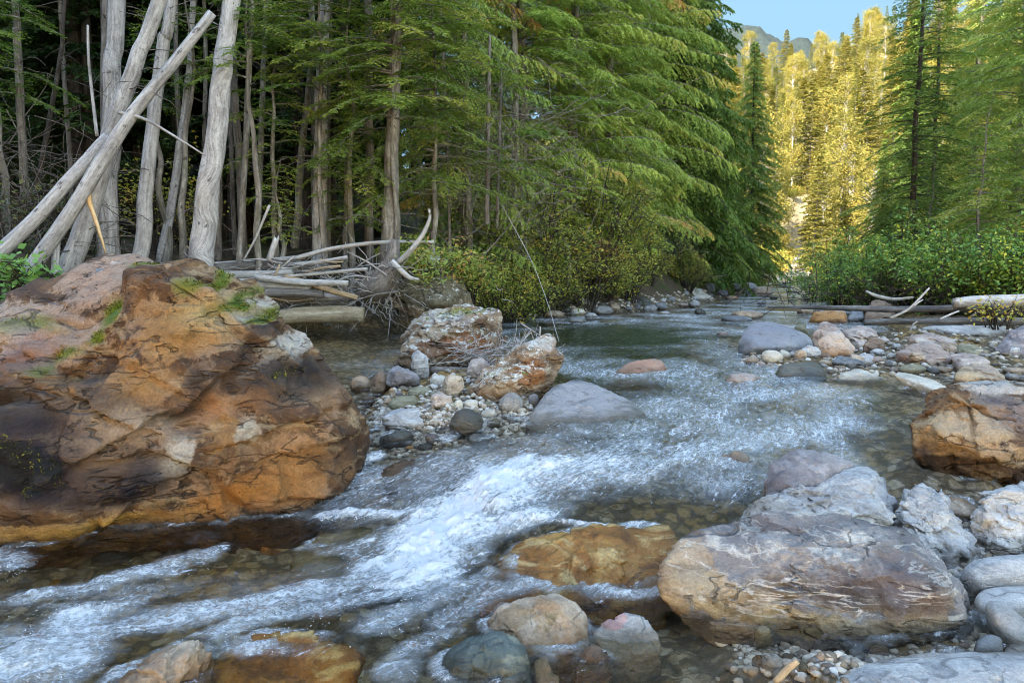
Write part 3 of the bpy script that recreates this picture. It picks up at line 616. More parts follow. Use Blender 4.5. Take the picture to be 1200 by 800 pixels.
# fracture ledges: two photo pixels, their depths, how far the rock below the line is set back, and how far down that fades
LEDGES = [((18,478),(150,392),4.9,5.0,.09,.35),((203,498),(282,425),4.75,4.95,.10,.30),((232,534),(419,468),4.6,5.3,.08,.25),((100,455),(210,502),4.75,4.75,.07,.3),((60,560),(200,480),4.35,4.65,.09,.28),
          ((180,372),(300,372),4.9,5.1,.05,.22),((300,545),(412,505),4.7,5.25,.06,.2),((120,590),(262,556),4.4,4.55,.06,.14),((262,362),(352,392),5.2,5.45,.06,.3),((-20,430),(70,405),4.8,5.0,.06,.3),((330,600),(352,528),4.75,4.75,.05,.2)]
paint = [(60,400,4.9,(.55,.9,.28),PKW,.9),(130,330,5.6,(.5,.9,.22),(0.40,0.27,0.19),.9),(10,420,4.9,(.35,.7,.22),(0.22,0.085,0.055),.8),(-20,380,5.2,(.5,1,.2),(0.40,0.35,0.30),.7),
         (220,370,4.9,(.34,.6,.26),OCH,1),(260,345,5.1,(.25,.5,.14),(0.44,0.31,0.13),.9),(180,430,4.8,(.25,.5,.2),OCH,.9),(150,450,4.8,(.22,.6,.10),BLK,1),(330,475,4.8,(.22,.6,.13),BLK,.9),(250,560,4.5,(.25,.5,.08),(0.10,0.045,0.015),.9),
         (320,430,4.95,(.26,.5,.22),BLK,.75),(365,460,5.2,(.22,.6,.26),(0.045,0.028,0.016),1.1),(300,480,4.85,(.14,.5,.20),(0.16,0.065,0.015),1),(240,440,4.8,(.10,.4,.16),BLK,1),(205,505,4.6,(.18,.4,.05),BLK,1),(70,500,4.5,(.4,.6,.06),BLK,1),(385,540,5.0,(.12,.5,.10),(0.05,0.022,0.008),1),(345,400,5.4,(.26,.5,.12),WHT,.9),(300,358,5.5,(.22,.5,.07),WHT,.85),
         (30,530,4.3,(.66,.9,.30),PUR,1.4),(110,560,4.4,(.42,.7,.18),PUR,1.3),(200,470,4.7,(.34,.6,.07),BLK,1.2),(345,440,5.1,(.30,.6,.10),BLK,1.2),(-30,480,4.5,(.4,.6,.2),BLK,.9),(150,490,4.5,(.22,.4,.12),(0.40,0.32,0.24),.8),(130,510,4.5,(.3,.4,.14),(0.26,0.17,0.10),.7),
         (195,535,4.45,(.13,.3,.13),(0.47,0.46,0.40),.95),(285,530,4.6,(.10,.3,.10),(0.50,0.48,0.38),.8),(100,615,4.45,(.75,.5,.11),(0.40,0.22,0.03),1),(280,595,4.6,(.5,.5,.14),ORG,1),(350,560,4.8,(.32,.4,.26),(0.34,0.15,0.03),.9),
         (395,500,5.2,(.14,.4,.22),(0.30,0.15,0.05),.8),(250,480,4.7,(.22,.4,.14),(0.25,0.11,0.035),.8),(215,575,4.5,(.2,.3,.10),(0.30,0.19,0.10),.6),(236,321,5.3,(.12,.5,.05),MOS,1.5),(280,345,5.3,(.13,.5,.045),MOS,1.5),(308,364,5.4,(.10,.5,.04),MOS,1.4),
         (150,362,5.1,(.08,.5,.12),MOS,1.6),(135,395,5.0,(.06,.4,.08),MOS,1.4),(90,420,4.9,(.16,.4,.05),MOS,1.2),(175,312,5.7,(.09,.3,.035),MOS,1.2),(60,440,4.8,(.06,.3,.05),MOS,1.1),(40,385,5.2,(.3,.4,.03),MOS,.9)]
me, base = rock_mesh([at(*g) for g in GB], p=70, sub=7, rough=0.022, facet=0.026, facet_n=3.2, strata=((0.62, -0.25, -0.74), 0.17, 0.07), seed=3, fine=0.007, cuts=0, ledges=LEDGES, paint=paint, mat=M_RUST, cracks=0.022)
gb_ = link('boulder', me, base); moss_part(gb_, me); tag(gb_, 'huge rust orange and brown boulder with mossy crest at the left waterside', 'boulder'); LAND.append(('huge rust boulder', 210, 470))

boulder('white and rust boulder capped with green moss behind the cobble bar', [(462,423),(462,400),(467,388),(490,370),(513,362),(557,357),(582,361),(594,383),(595,403),(585,420),(540,425),(505,430)], 8.9, 9.6, M_OLDRUST,
        short='moss-capped boulder', p=30, sub=6, rough=.05, facet=.06, strata=((.2,-.3,.9),.14,.06), seed=5, cracks=.02, paint=[(545,405,8.8,(.42,.6,.16),(0.25,0.10,0.035),1),(500,410,8.8,(.3,.6,.13),(0.14,0.07,0.035),.8),(520,372,9.3,(.5,.6,.1),(0.46,0.45,0.40),.8),(545,364,9.5,(.3,.5,.045),(0.22,0.25,0.03),1)])
boulder('leaning rust faced boulder with lichen speckled top beside the green pool', [(545,467),(547,457),(567,433),(600,407),(630,393),(647,391),(658,415),(657,428),(643,435),(633,453),(600,463),(573,472)], 6.75, 7.4, M_OLDRUST,
        short='leaning rust boulder', p=30, sub=6, rough=.04, facet=.05, strata=((.5,-.3,.8),.08,.03), seed=9, fine=.01, paint=[(622,436,6.8,(.17,.4,.13),(0.22,0.085,0.02),1.1),(580,450,6.7,(.22,.4,.10),(0.30,0.24,0.15),.8),(635,402,7.3,(.2,.4,.07),(0.48,0.47,0.42),.9)])
boulder('smooth grey cracked slab sloping into the rapids at mid stream', [(613,499),(620,480),(652,443),(677,438),(700,446),(733,461),(762,487),(783,502),(750,509),(683,511),(633,504)], 5.80, 7.0, M_GREY,
        short='smooth grey slab', bulge=.10, back=.1, p=14, sub=6, rough=.02, facet=.015, seed=12, fine=.004, cracks=.012, paint=[(690,470,6.3,(.5,.9,.2),(0.25,0.25,0.26),.7),(750,495,5.8,(.25,.4,.08),(0.25,0.20,0.13),.8),(640,500,5.7,(.4,.3,.06),(0.14,0.115,0.075),.9)])
boulder('rounded orange pink boulder breaking the surface of the pool', [(703,446),(728,427),(757,418),(780,421),(788,437),(770,447),(730,449)], 7.9, 8.5, M_PINK, short='orange pink pool boulder', bulge=.2, p=12, sub=5, rough=.03, facet=.02, seed=14, paint=[(760,425,8,(.5,.6,.2),(0.38,0.20,0.12),.9)])
# gravel bar on the right
boulder('big rounded blue grey boulder with dark waterline on the right bar', C(KR,[(75,430),(85,370),(140,310),(240,285),(350,290),(470,330),(620,370),(665,425),(640,480),(560,505),(300,520),(190,520),(90,520)]), 9.4, 10.2, M_GREY,
        short='big blue grey boulder', p=14, sub=6, rough=.035, facet=.02, seed=20, fine=.006, paint=[(905,392,9.7,(.6,.8,.3),(0.19,0.20,0.23),.8),(868,406,9.3,(.2,.5,.16),(0.035,0.035,0.035),1),(942,405,9.3,(.3,.5,.12),(0.33,0.33,0.31),.7)])
boulder('dark wet loaf shaped boulder with pale top lying in the riffle', C(KR,[(350,690),(355,630),(385,592),(500,572),(620,568),(700,590),(748,650),(745,690),(680,715),(560,695),(450,697)]), 7.6, 8.0, M_DARK,
        short='dark loaf shaped boulder', p=12, sub=5, rough=.03, facet=.02, seed=21, paint=None)
boulder('pinkish brown low stone awash left of the dark loaf boulder', C(KR,[(10,722),(20,665),(90,648),(220,660),(275,690),(210,722),(90,735)]), 7.4, 7.7, M_PINK, p=12, sub=5, seed=22, facet=.03, rough=.04)
boulder('pale yellow split stone awash right of the dark loaf boulder', C(KR,[(795,702),(850,648),(960,622),(1050,650),(1130,702),(1050,722),(900,705)]), 7.45, 7.8, M_CREAM, p=12, sub=5, seed=23, facet=.03, rough=.05)
boulder('tan faceted boulder with orange underside on the right bar', C(KR,[(650,470),(650,400),(700,355),(820,350),(890,400),(948,480),(940,530),(850,548),(760,562),(690,525)]), 8.9, 9.3, M_PINK,
        short='tan faceted boulder', p=26, sub=5, rough=.03, facet=.05, seed=24, paint=[(975,402,9,(.4,.5,.16),(0.46,0.36,0.27),.8),(975,415,8.9,(.35,.4,.06),(0.28,0.13,0.035),1)])
boulder('pinkish boulder end behind the tan faceted boulder', C(KR,[(630,375),(660,320),(720,288),(820,335),(860,380),(700,400)]), 9.7, 10, M_PINK, p=20, sub=5, seed=25, facet=.05)
boulder('broad pink tan boulder right of the tan faceted boulder', C(KR,[(820,345),(950,305),(1045,320),(1120,380),(1060,480),(960,500),(900,440)]), 9.8, 10.4, M_PINK, p=20, sub=5, seed=26, facet=.06, short='broad pink tan boulder')
boulder('brown block leaning on the broad pink tan boulder', C(KR,[(1005,480),(1010,415),(1060,382),(1145,430),(1158,492),(1070,505)]), 9.2, 9.5, M_BROWN, p=24, sub=5, seed=27, facet=.05)
boulder('striped blue grey slab stack in front of the tan faceted boulder', C(KR,[(765,580),(820,528),(950,558),(1030,602),(900,608)]), 8.4, 8.7, M_BLUE, p=26, sub=5, seed=28, strata=((.1,-.2,1),.05,.03))
boulder('pale blue white angular block in the middle of the right bar', C(KR,[(930,562),(1000,488),(1085,540),(1060,597),(980,595)]), 8.5, 8.8, M_PALE, p=26, sub=5, seed=29, facet=.05)
boulder('dark olive pyramid stone behind the big blue grey boulder', C(KR,[(505,340),(515,290),(545,285),(590,320),(602,360)]), 10.9, 11.1, M_OLIVE, p=20, sub=4, seed=30)
boulder('orange brown boulder under the tip of the slender grey log', C(KR,[(595,278),(630,220),(760,200),(890,215),(898,270),(880,302),(700,288)]), 14.8, 15.3, M_TAN, p=20, sub=5, seed=31, facet=.05, short='orange brown boulder under the log', paint=[(975,372,14.8,(.8,.6,.2),(0.36,0.17,0.04),.9)])
boulder('dark blue stone beside the orange brown boulder under the log', C(KR,[(890,272),(905,210),(1000,205),(1000,262)]), 15, 15.3, M_BLUE, p=20, sub=4, seed=32)
boulder('reddish boulder with pale top wedged between the two grey logs', C(KS,[(20,278),(28,205),(60,150),(110,135),(160,140),(205,160),(245,215),(245,275)]), 14.9, 15.4, M_BROWN, p=18, sub=5, seed=33, short='reddish boulder', paint=[(1030,358,15.2,(.5,.5,.1),(0.5,0.36,0.28),1),(1032,368,15,(.6,.5,.14),(0.22,0.08,0.045),.9)])
boulder('large tan and mauve slab tilted over a dark hollow on the bar', C(KS,[(235,525),(240,492),(330,450),(480,422),(560,448),(655,540),(640,562),(470,604),(400,592),(360,562)]), 8.3, 9.0, M_PINK,
        short='tilted tan slab', p=30, sub=6, rough=.025, facet=.035, strata=((.15,-.35,.93),.07,.03), seed=34, paint=[(1060,420,8.4,(.25,.3,.07),(0.16,0.075,0.04),1),(1090,410,8.6,(.4,.5,.12),(0.40,0.33,0.27),.7)])
boulder('long pinkish flat slab behind the tilted tan slab', C(KS,[(315,425),(370,380),(480,365),(600,388),(710,430),(640,450),(420,450)]), 9.8, 10.2, M_PINK, p=24, sub=5, seed=35, back=.3)
boulder('orange tan block right behind the tilted tan slab', C(KS,[(540,440),(600,425),(680,440),(690,495),(620,510),(560,480)]), 9.2, 9.5, M_TAN, p=22, sub=5, seed=36)
boulder('yellowish flat slab right of the orange tan block', C(KS,[(680,500),(690,440),(800,448),(900,490),(915,515),(800,525)]), 9.0, 9.5, M_OLIVE, p=22, sub=5, seed=37, back=.3, paint=None)
boulder('speckled grey pink flat slab behind the yellow tan angular boulder', C(KS,[(640,520),(700,503),(800,505),(925,575),(900,602),(700,605)]), 8.1, 8.7, M_PINK, p=22, sub=5, seed=38, back=.3)
boulder('yellow tan angular boulder above the lichen topped right boulder', C(KS,[(655,690),(680,640),(800,570),(880,588),(960,630),(1045,690),(1000,717),(760,720)]), 7.3, 7.7, M_TAN, p=26, sub=5, seed=39, facet=.05, short='yellow tan angular boulder', paint=[(1130,436,7.4,(.22,.4,.10),(0.46,0.35,0.21),.8),(1155,432,7.5,(.16,.3,.10),(0.27,0.22,0.20),.7)])
boulder('dark purple veined boulder at the right edge under the logs', C(KS,[(932,548),(1000,420),(1060,345),(1170,300),(1320,320),(1330,560),(1100,565)]), 9.0, 9.5, M_PURPLE, p=20, sub=5, seed=40, short='purple veined boulder', facet=.04)
boulder('greenish flat oval stone under the tilted tan slab', C(KS,[(258,612),(300,593),(420,593),(472,620),(430,640),(300,632)]), 7.9, 8.2, M_OLIVE, p=12, sub=4, seed=41, facet=.02)
boulder('low pale slab with yellow edge sunk in the side channel', C(KS,[(205,655),(280,628),(400,690),(550,722),(640,772),(560,784),(380,724)]), 6.7, 7.5, M_CREAM, p=20, sub=5, seed=42, facet=.03, bulge=.1, back=.1)
boulder('long grey white bedrock slab lying under the lower grey log', C(KS,[(395,345),(400,308),(700,306),(1085,308),(1060,350),(1000,402),(640,392)]), 12.0, 12.6, M_PALE, p=26, sub=5, seed=43, back=.15, short='long bedrock slab', facet=.03)
boulder('big ochre and white boulder with lichen crust at the right edge', [(1053,505),(1066,487),(1080,471),(1112,461),(1125,447),(1200,445),(1275,450),(1290,565),(1200,556),(1150,547),(1100,531),(1060,517)], 4.75, 5.6, M_RUST,
        short='ochre and white boulder', p=26, sub=6, rough=.04, facet=.05, strata=((.25,-.3,.9),.13,.06), seed=50, cracks=.015,
        paint=[(1090,505,4.9,(.22,.4,.16),(0.42,0.29,0.13),1),(1150,500,4.9,(.3,.4,.12),(0.42,0.33,0.22),.9),(1180,480,5.1,(.25,.4,.16),(0.15,0.12,0.13),.9),(1165,452,5.5,(.4,.4,.05),(0.5,0.49,0.46),1),(1130,535,4.7,(.4,.4,.07),(0.38,0.23,0.09),.9),(1085,520,4.8,(.14,.3,.06),(0.34,0.15,0.02),1),(1190,535,4.8,(.4,.4,.09),(0.40,0.30,0.2),.7)])
boulder('dark purple block standing on the grey rapids rock', [(897,580),(903,541),(925,528),(970,527),(1005,542),(985,570),(940,585)], 4.3, 4.75, M_PURPLE, short='dark purple block', p=30, sub=5, rough=.02, facet=.03, seed=51, back=.4)
boulder('broad grey furrowed rock behind the banded boulder', [(858,610),(880,588),(905,572),(955,558),(1005,545),(1043,548),(1056,572),(1052,625),(980,640),(900,640)], 3.95, 4.6, M_PALE, short='broad grey rock', p=40, sub=6, rough=.03, facet=.06, strata=((.3,-.5,.8),.09,.035), seed=52, back=.4,
        paint=[(890,600,4.1,(.3,.4,.1),(0.30,0.24,0.17),.8),(960,580,4.3,(.4,.4,.13),(0.31,0.30,0.31),.7)])
boulder('white streaked grey rock right of the broad grey rock', [(1050,625),(1056,578),(1072,562),(1092,574),(1112,590),(1142,640),(1125,668),(1085,660)], 3.85, 4.35, M_PALE, p=40, sub=6, rough=.04, facet=.08, seed=53, strata=((.5,-.4,.6),.08,.04), short='white streaked rock')
boulder('pale crumpled grey boulder at the right edge above the smooth ovals', [(1137,608),(1150,585),(1182,568),(1235,570),(1240,640),(1166,650)], 3.95, 4.3, M_PALE, p=40, sub=6, rough=.04, facet=.07, seed=54, short='pale crumpled boulder')
boulder('tan wedge stone between the two pale grey rocks', [(1093,582),(1130,583),(1148,594),(1142,607),(1115,603)], 4.35, 4.6, M_TAN, p=18, sub=4, seed=55)
FBP = [(800,660,3.6,(.2,.4,.12),(0.44,0.34,0.22),1),(775,690,3.6,(.12,.3,.10),(0.40,0.22,0.05),1),(870,715,3.35,(.3,.3,.07),(0.36,0.25,0.09),.9),(960,740,3.2,(.4,.3,.07),(0.34,0.25,0.10),.8),(1075,690,3.2,(.24,.4,.16),(0.06,0.036,0.03),1.1),(1115,715,3.1,(.14,.3,.14),(0.13,0.09,0.065),1),(930,705,3.2,(.3,.3,.05),(0.05,0.04,0.03),1),(860,690,3.4,(.2,.3,.05),(0.40,0.31,0.18),.9),
       (1005,700,3.2,(.22,.3,.10),(0.035,0.03,0.03),1.1),(1090,745,3.1,(.25,.3,.05),(0.30,0.21,0.12),1),(960,640,3.7,(.5,.5,.1),(0.25,0.21,0.22),.7),(1040,745,3.2,(.3,.3,.06),(0.34,0.27,0.17),.8),(830,640,3.9,(.2,.3,.1),(0.42,0.37,0.32),.7)]
boulder('wide flat topped boulder with swirling white bands in the front right', [(772,702),(766,662),(790,628),(850,610),(925,598),(1000,603),(1060,616),(1092,640),(1112,665),(1132,690),(1142,720),(1137,750),(1050,758),(980,773),(920,762),(880,742),(830,718)], 3.18, 3.85, M_GNEISS,
        short='banded front boulder', bulge=.12, back=.12, p=34, sub=7, rough=.025, facet=.03, facet_n=3.0, strata=((.22,-.40,.85),.04,.022), seed=64, fine=.012, cuts=0, paint=FBP, extra=[(1050,668,3.28),(900,665,3.45),(1110,690,3.2)])
boulder('wet orange ochre ledge with a thin sheet of water running over it', [(560,700),(578,662),(610,632),(650,617),(720,614),(800,612),(830,660),(790,702),(700,700),(630,706)], 3.63, 4.16, M_OCHRE, short='ochre ledge', bulge=.08, back=.1, p=12, sub=6, rough=.05, facet=.05, seed=61, strata=((.5,-.5,.5),.07,.05), fine=.02)
# front edge
boulder('rounded tan brown boulder washed by water at the bottom centre', [(560,738),(575,712),(620,694),(662,694),(691,724),(695,765),(662,783),(610,778)], 3.08, 3.4, M_TAN, short='tan brown boulder', p=14, sub=6, rough=.03, facet=.03, seed=62, fine=.006, paint=[(600,715,3.2,(.15,.2,.08),(0.26,0.18,0.10),.8),(650,735,3.1,(.12,.2,.07),(0.22,0.16,0.06),.7),(640,770,3.05,(.2,.2,.05),(0.42,0.33,0.19),.8)])
boulder('dark blue green boulder with cream flecks at the bottom edge', [(500,822),(513,772),(540,748),(580,737),(614,750),(630,790),(637,835),(500,840)], 2.86, 3.0, M_GREEN, short='dark blue green boulder', p=14, sub=6, rough=.02, facet=.025, seed=63, fine=.004)
boulder('white and pink banded stone just under water beside the tan brown boulder', [(694,742),(730,712),(762,724),(778,760),(750,774),(710,772)], 3.12, 3.32, M_PALE, p=18, sub=5, seed=64, facet=.03, paint=[(710,722,3.3,(.12,.2,.03),(0.40,0.22,0.2),1)], bulge=.1)
boulder('knobbly dark brown stone at the bottom edge beside the pool', [(674,795),(680,762),(698,752),(714,768),(717,802),(690,815)], 2.92, 3.05, M_BROWN, p=12, sub=5, seed=65, rough=.06, fine=.03)
boulder('small pink stone between the green and the tan brown boulders', [(625,772),(640,762),(652,795),(645,815),(630,812)], 2.9, 3.05, M_PINK, p=16, sub=4, seed=66)
boulder('grooved tan rock rising from white water at the bottom left', [(95,820),(150,785),(200,755),(232,744),(247,765),(242,815),(180,840)], 2.8, 2.98, M_TAN, short='grooved tan rock', p=26, sub=6, rough=.03, facet=.05, strata=((.6,-.3,.6),.06,.03), seed=67)
boulder('yellow ochre slab under shallow running water at the bottom left', [(240,812),(252,770),(300,738),(335,748),(436,752),(443,775),(330,830)], 2.88, 3.2, M_OCHRE, p=20, sub=6, seed=68, facet=.04, strata=((.4,-.4,.6),.07,.025), bulge=.06, back=.2)
boulder('olive stained slab under the chute beside the huge rust boulder', [(335,668),(375,622),(440,614),(488,650),(472,682),(390,686)], 3.9, 4.45, M_OLIVE, p=14, sub=5, seed=69, bulge=.06, back=.1)
boulder('rust edged boulder sunk in the white rapids at mid stream', [(822,560),(838,532),(862,522),(884,532),(894,552),(870,572)], 4.85, 5.15, M_TAN, p=6, sub=5, seed=70, bulge=.1, paint=None)
boulder('brown striped slab under shallow water below the cobble bar', [(448,562),(455,540),(500,532),(560,536),(566,552),(530,566)], 5.08, 5.5, M_BROWN, p=20, sub=5, seed=71, bulge=.05, back=.1, strata=((.2,-.3,.8),.05,.02))
boulder('big smooth grey boulder filling the bottom right corner', [(895,822),(960,785),(1050,765),(1150,758),(1290,762),(1290,860),(900,860)], 2.72, 3.05, M_PALE, short='smooth corner boulder', p=14, sub=6, rough=.012, facet=.01, seed=72, fine=.004, paint=[(1120,800,2.8,(.25,.2,.05),(0.30,0.29,0.31),.7)])
boulder('long smooth pale oval stone at the right edge, topmost of three', [(1120,670),(1135,655),(1165,648),(1245,646),(1250,685),(1170,688),(1130,690)], 3.6, 3.75, M_PALE, p=10, sub=5, rough=.012, facet=.0, seed=73, fine=.003)
boulder('wide pale smooth stone under the slanting grey cobble', [(1130,715),(1140,688),(1190,680),(1260,684),(1265,760),(1200,765),(1150,748)], 3.3, 3.55, M_PALE, p=10, sub=5, rough=.012, facet=.0, seed=74, fine=.003)
boulder('slanting elongated grey cobble at the right edge', [(1150,712),(1158,699),(1180,705),(1215,735),(1245,770),(1195,766),(1165,742)], 3.1, 3.3, M_GREY, p=10, sub=5, rough=.012, facet=.0, seed=75, fine=.003, bulge=.6)
boulder('small bluish cobble above the smooth corner boulder', [(1140,766),(1143,748),(1160,740),(1176,746),(1178,768)], 3.02, 3.1, M_BLUE, p=10, sub=4, rough=.01, facet=0, seed=76)
boulder('small pale cobble right of the bluish cobble', [(1172,768),(1178,753),(1200,750),(1235,762),(1232,775)], 3.02, 3.1, M_PALE, p=10, sub=4, rough=.01, facet=0, seed=77)
# far left shore
boulder('pale shaggy boulder on the far left shore below the dark cone tree', C((620,290,3.53),[(570,215),(575,165),(610,150),(700,165),(775,205),(785,235),(700,240),(600,232)]), 24.5, 25.5, M_CREAM, short='pale shaggy boulder', p=20, sub=5, seed=80, rough=.06)
boulder('dark grey rounded boulder on the far shore near the spruce cone', C((620,290,3.53),[(880,172),(890,148),(915,142),(940,155),(945,175)]), 30, 30.5, M_GREY, p=12, sub=4, seed=81)
boulder('orange boulder at the far bend of the stream', C((620,290,3.53),[(930,190),(935,165),(970,158),(1005,165),(1008,192)]), 29, 29.5, M_TAN, p=18, sub=4, seed=82, paint=None)
boulder('pink white driftwood coloured slab on the far pool edge', C((620,290,3.53),[(370,245),(400,245),(560,300),(545,318),(420,285)]), 18.3, 19.0, M_PINK, p=20, sub=4, seed=83)
boulder('dark boulder on the far shore under the yellow green shrubs', C((620,290,3.53),[(415,235),(425,200),(480,200),(515,225),(510,240)]), 19.5, 20, M_DARK, p=16, sub=4, seed=84)
boulder('mossy grey rounded boulder beside the dark boulder on the far shore', C((620,290,3.53),[(468,275),(475,240),(510,230),(535,250),(530,275)]), 18.6, 19, M_GREY, p=14, sub=4, seed=85)
boulder('mossy dark bank boulder right of the root wad', [(462,345),(475,310),(505,296),(540,312),(556,345),(530,362),(480,362)], 12.9, 13.6, M_OLDRUST, p=18, sub=5, seed=86, paint=[(510,320,13,(1,1,.8),(0.10,0.09,0.05),.9),(505,300,13.3,(.5,.6,.25),(0.24,0.25,0.04),1)])
boulder('flat grey stone on top of the huge rust boulder', [(108,322),(112,314),(122,310),(138,314),(142,322),(122,324)], 5.55, 5.7, M_BLUE, p=14, sub=4, seed=87)
boulder('small pinkish stone on the crest of the huge rust boulder', [(126,313),(130,305),(141,307),(150,316),(138,319)], 5.65, 5.75, M_PINK, p=18, sub=4, seed=88, facet=.04)
boulder('brown angular stone on the crest of the huge rust boulder', [(148,340),(152,326),(172,322),(180,335),(168,342)], 5.35, 5.5, M_BROWN, p=22, sub=4, seed=89, facet=.04)

# ------------------------------------------------------------------ cobbles
PEB = []                                       # (object, px, py, size word, colour, shape)
def cobble(px, py, w, h, col, ang=0.0, p=12, facet=.03, Y=None, depth=None):
    if Y is None: Y = ground_hit(px, min(py + h * 0.42, 1200))[1]
    k = Y / F; c = at(px, py, Y + 0.35 * w * k); W, Hh = w * k / 2, h * k / 2; D = depth or W * R.uniform(.75, 1.0)
    s = int(abs(px * 13 + py * 7)) % 997; g = np.random.default_rng(s)
    n = 26 if p > 15 else 60
    v = g.normal(size=(n, 3)); v /= np.linalg.norm(v, axis=1, keepdims=True)
    v = np.sign(v) * np.abs(v) ** 0.85; v = v * np.array([W, D, Hh * 1.08]); a = -RAD(ang)
    v = np.stack([v[:, 0] * math.cos(a) + v[:, 2] * -math.sin(a), v[:, 1], v[:, 0] * math.sin(a) + v[:, 2] * math.cos(a)], 1) + c
    me, base = rock_mesh(v, p=p, sub=4 if w > 14 else 3, rough=.02, facet=facet, seed=s % 89, fine=.004, mat=MATS[col], name='cobble')
    o = link('cobble', me, base); PEB.append((o, px, py, max(w, h) * k, col, 'flat' if w > 2 * h else 'upright' if h > 1.15 * w else 'angular' if p > 15 else 'rounded', k))
def cob(crop, rows):
    x, y, s = crop
    for r in rows:
        cx, cy, w, h, col = r[:5]; cobble(x + cx / s, y + cy / s, w / s, h / s, col, *(r[5:]))
cob(K1, [(105,240,130,115,'tan'),(210,240,115,155,'brown',0,20),(335,200,190,150,'purple',20,26,.05),(427,140,112,185,'pale',-8,26,.06),(335,118,75,55,'cream'),(145,325,85,70,'brown'),(275,275,45,58,'tan'),
  (312,288,45,42,'purple'),(430,280,180,75,'olive'),(335,335,200,85,'olive',-10),(528,212,120,65,'cream'),(600,250,140,150,'tan',0,30,.03),(542,328,138,100,'pinkish',10,28,.05),(635,343,58,60,'cream'),(700,341,95,60,'cream'),
  (686,215,32,42,'pale'),(770,356,45,42,'tan'),(730,386,65,48,'tan'),(797,403,112,80,'cream',-5),(832,446,70,64,'olive'),(915,342,160,135,'grey',-25),(975,381,75,52,'cream'),(1040,317,68,84,'bluish'),(1075,271,48,54,'grey'),(1105,236,44,44,'grey'),
  (372,428,360,140,'pale',3,24,.03),(282,470,110,56,'ochre'),(305,532,220,118,'dark',-8,20),(502,532,120,66,'purple',18),(680,450,215,190,'dark',20,14),(747,536,140,95,'bluish',0,18),(110,532,90,95,'purple'),(162,482,66,66,'olive'),(100,442,56,44,'grey'),
  (566,462,56,54,'pinkish'),(602,532,66,64,'cream'),(532,492,66,44,'purple'),(460,572,112,50,'dark',10,22),(102,406,44,34,'pinkish'),(120,377,44,32,'brown'),(1000,442,76,44,'pinkish'),(930,442,66,42,'bluish'),(740,150,165,125,'pinkish',-20,22,.05),
  (250,340,60,90,'tan',20),(465,325,50,34,'tan'),(575,425,60,40,'olive'),(640,395,60,40,'purple'),(70,380,60,50,'brown'),(245,395,60,36,'tan'),(860,405,40,30,'brown'),(1000,270,36,34,'cream'),(230,590,60,26,'brown'),(370,575,50,26,'ochre')])
cob(KR, [(245,465,95,80,'olive'),(322,472,130,75,'tan',25),(385,457,120,60,'tan'),(330,552,185,115,'cream',0,16),(427,528,108,72,'cream',25),(446,489,30,46,'brown'),(490,522,66,54,'pale'),(592,516,195,112,'pale',0,20,.04),(192,578,118,78,'tan'),(200,526,58,38,'tan'),(530,556,96,36,'pinkish'),
  (68,618,44,24,'grey'),(320,618,130,46,'tan'),(720,590,120,60,'tan'),(1112,582,96,56,'tan'),(540,548,60,40,'cream'),(820,620,110,34,'tan'),(720,545,90,60,'brown'),(1100,480,70,50,'pale'),(1060,560,70,50,'pinkish'),(150,545,60,30,'pinkish'),(40,590,60,24,'tan')])
cob(KS, [(582,642,136,64,'tan'),(652,617,136,46,'grey'),(126,582,96,46,'tan'),(222,597,76,54,'pale'),(1100,642,190,56,'tan'),(995,575,150,40,'olive'),(110,510,110,60,'pale'),(60,540,90,50,'pale'),(210,540,70,60,'pale'),(520,625,60,44,'tan'),(230,640,90,36,'pinkish'),
  (1080,690,110,60,'grey'),(1160,700,80,60,'pale'),(880,530,110,40,'grey'),(480,640,70,36,'purple'),(160,430,90,60,'pinkish'),(250,470,80,60,'pale'),(330,470,60,40,'tan'),(1020,610,80,30,'tan'),(960,600,60,30,'grey')])
cob((620,290,3.53), [(105,280,95,42,'tan'),(200,270,70,40,'cream'),(255,285,60,34,'pale'),(310,265,90,50,'grey'),(200,305,80,40,'grey'),(300,240,50,30,'dark'),(350,250,60,50,'tan'),(545,245,60,40,'bluish'),(590,215,40,30,'grey'),(685,237,60,40,'grey',0,22),(705,270,54,36,'dark',0,22),(745,170,60,50,'grey'),
  (800,190,50,34,'bluish'),(830,232,46,18,'dark'),(965,232,50,28,'bluish',0,22),(1012,210,40,18,'dark'),(860,165,50,40,'grey'),(840,210,60,24,'tan'),(330,310,110,22,'olive'),(60,262,60,40,'dark'),(150,262,60,34,'dark'),(640,240,50,24,'pinkish'),(560,275,60,26,'pale'),(800,362,60,30,'pinkish'),
  (900,282,160,44,'tan'),(860,300,150,40,'bluish'),(1140,265,80,40,'tan'),(1145,130,70,24,'brown'),(1060,160,60,16,'grey'),(1100,185,70,16,'tan'),(1170,165,50,20,'dark'),(1050,145,50,14,'tan'),(1150,215,60,20,'grey'),(1090,220,50,14,'tan')])
FR_ = (800, 500, 2.667)
cob(FR_, [(280,748,86,92,'pale'),(252,655,64,80,'olive'),(400,765,100,60,'olive',10,18),(447,725,80,36,'tan',10,20),(330,725,50,40,'brown'),(612,697,76,44,'olive'),(245,740,70,60,'tan'),(545,712,60,36,'bluish'),(360,770,70,60,'tan'),(880,690,40,40,'pinkish'),(905,345,60,30,'pale',40,20),(880,400,60,36,'pale'),(925,380,60,30,'grey'),
  (900,665,30,30,'cream'),(590,735,50,30,'grey'),(500,745,60,30,'brown'),(850,385,60,26,'pale'),(960,395,50,26,'grey'),(890,300,60,30,'pale',20),(1040,235,60,40,'pale'),(985,375,40,30,'pale')])

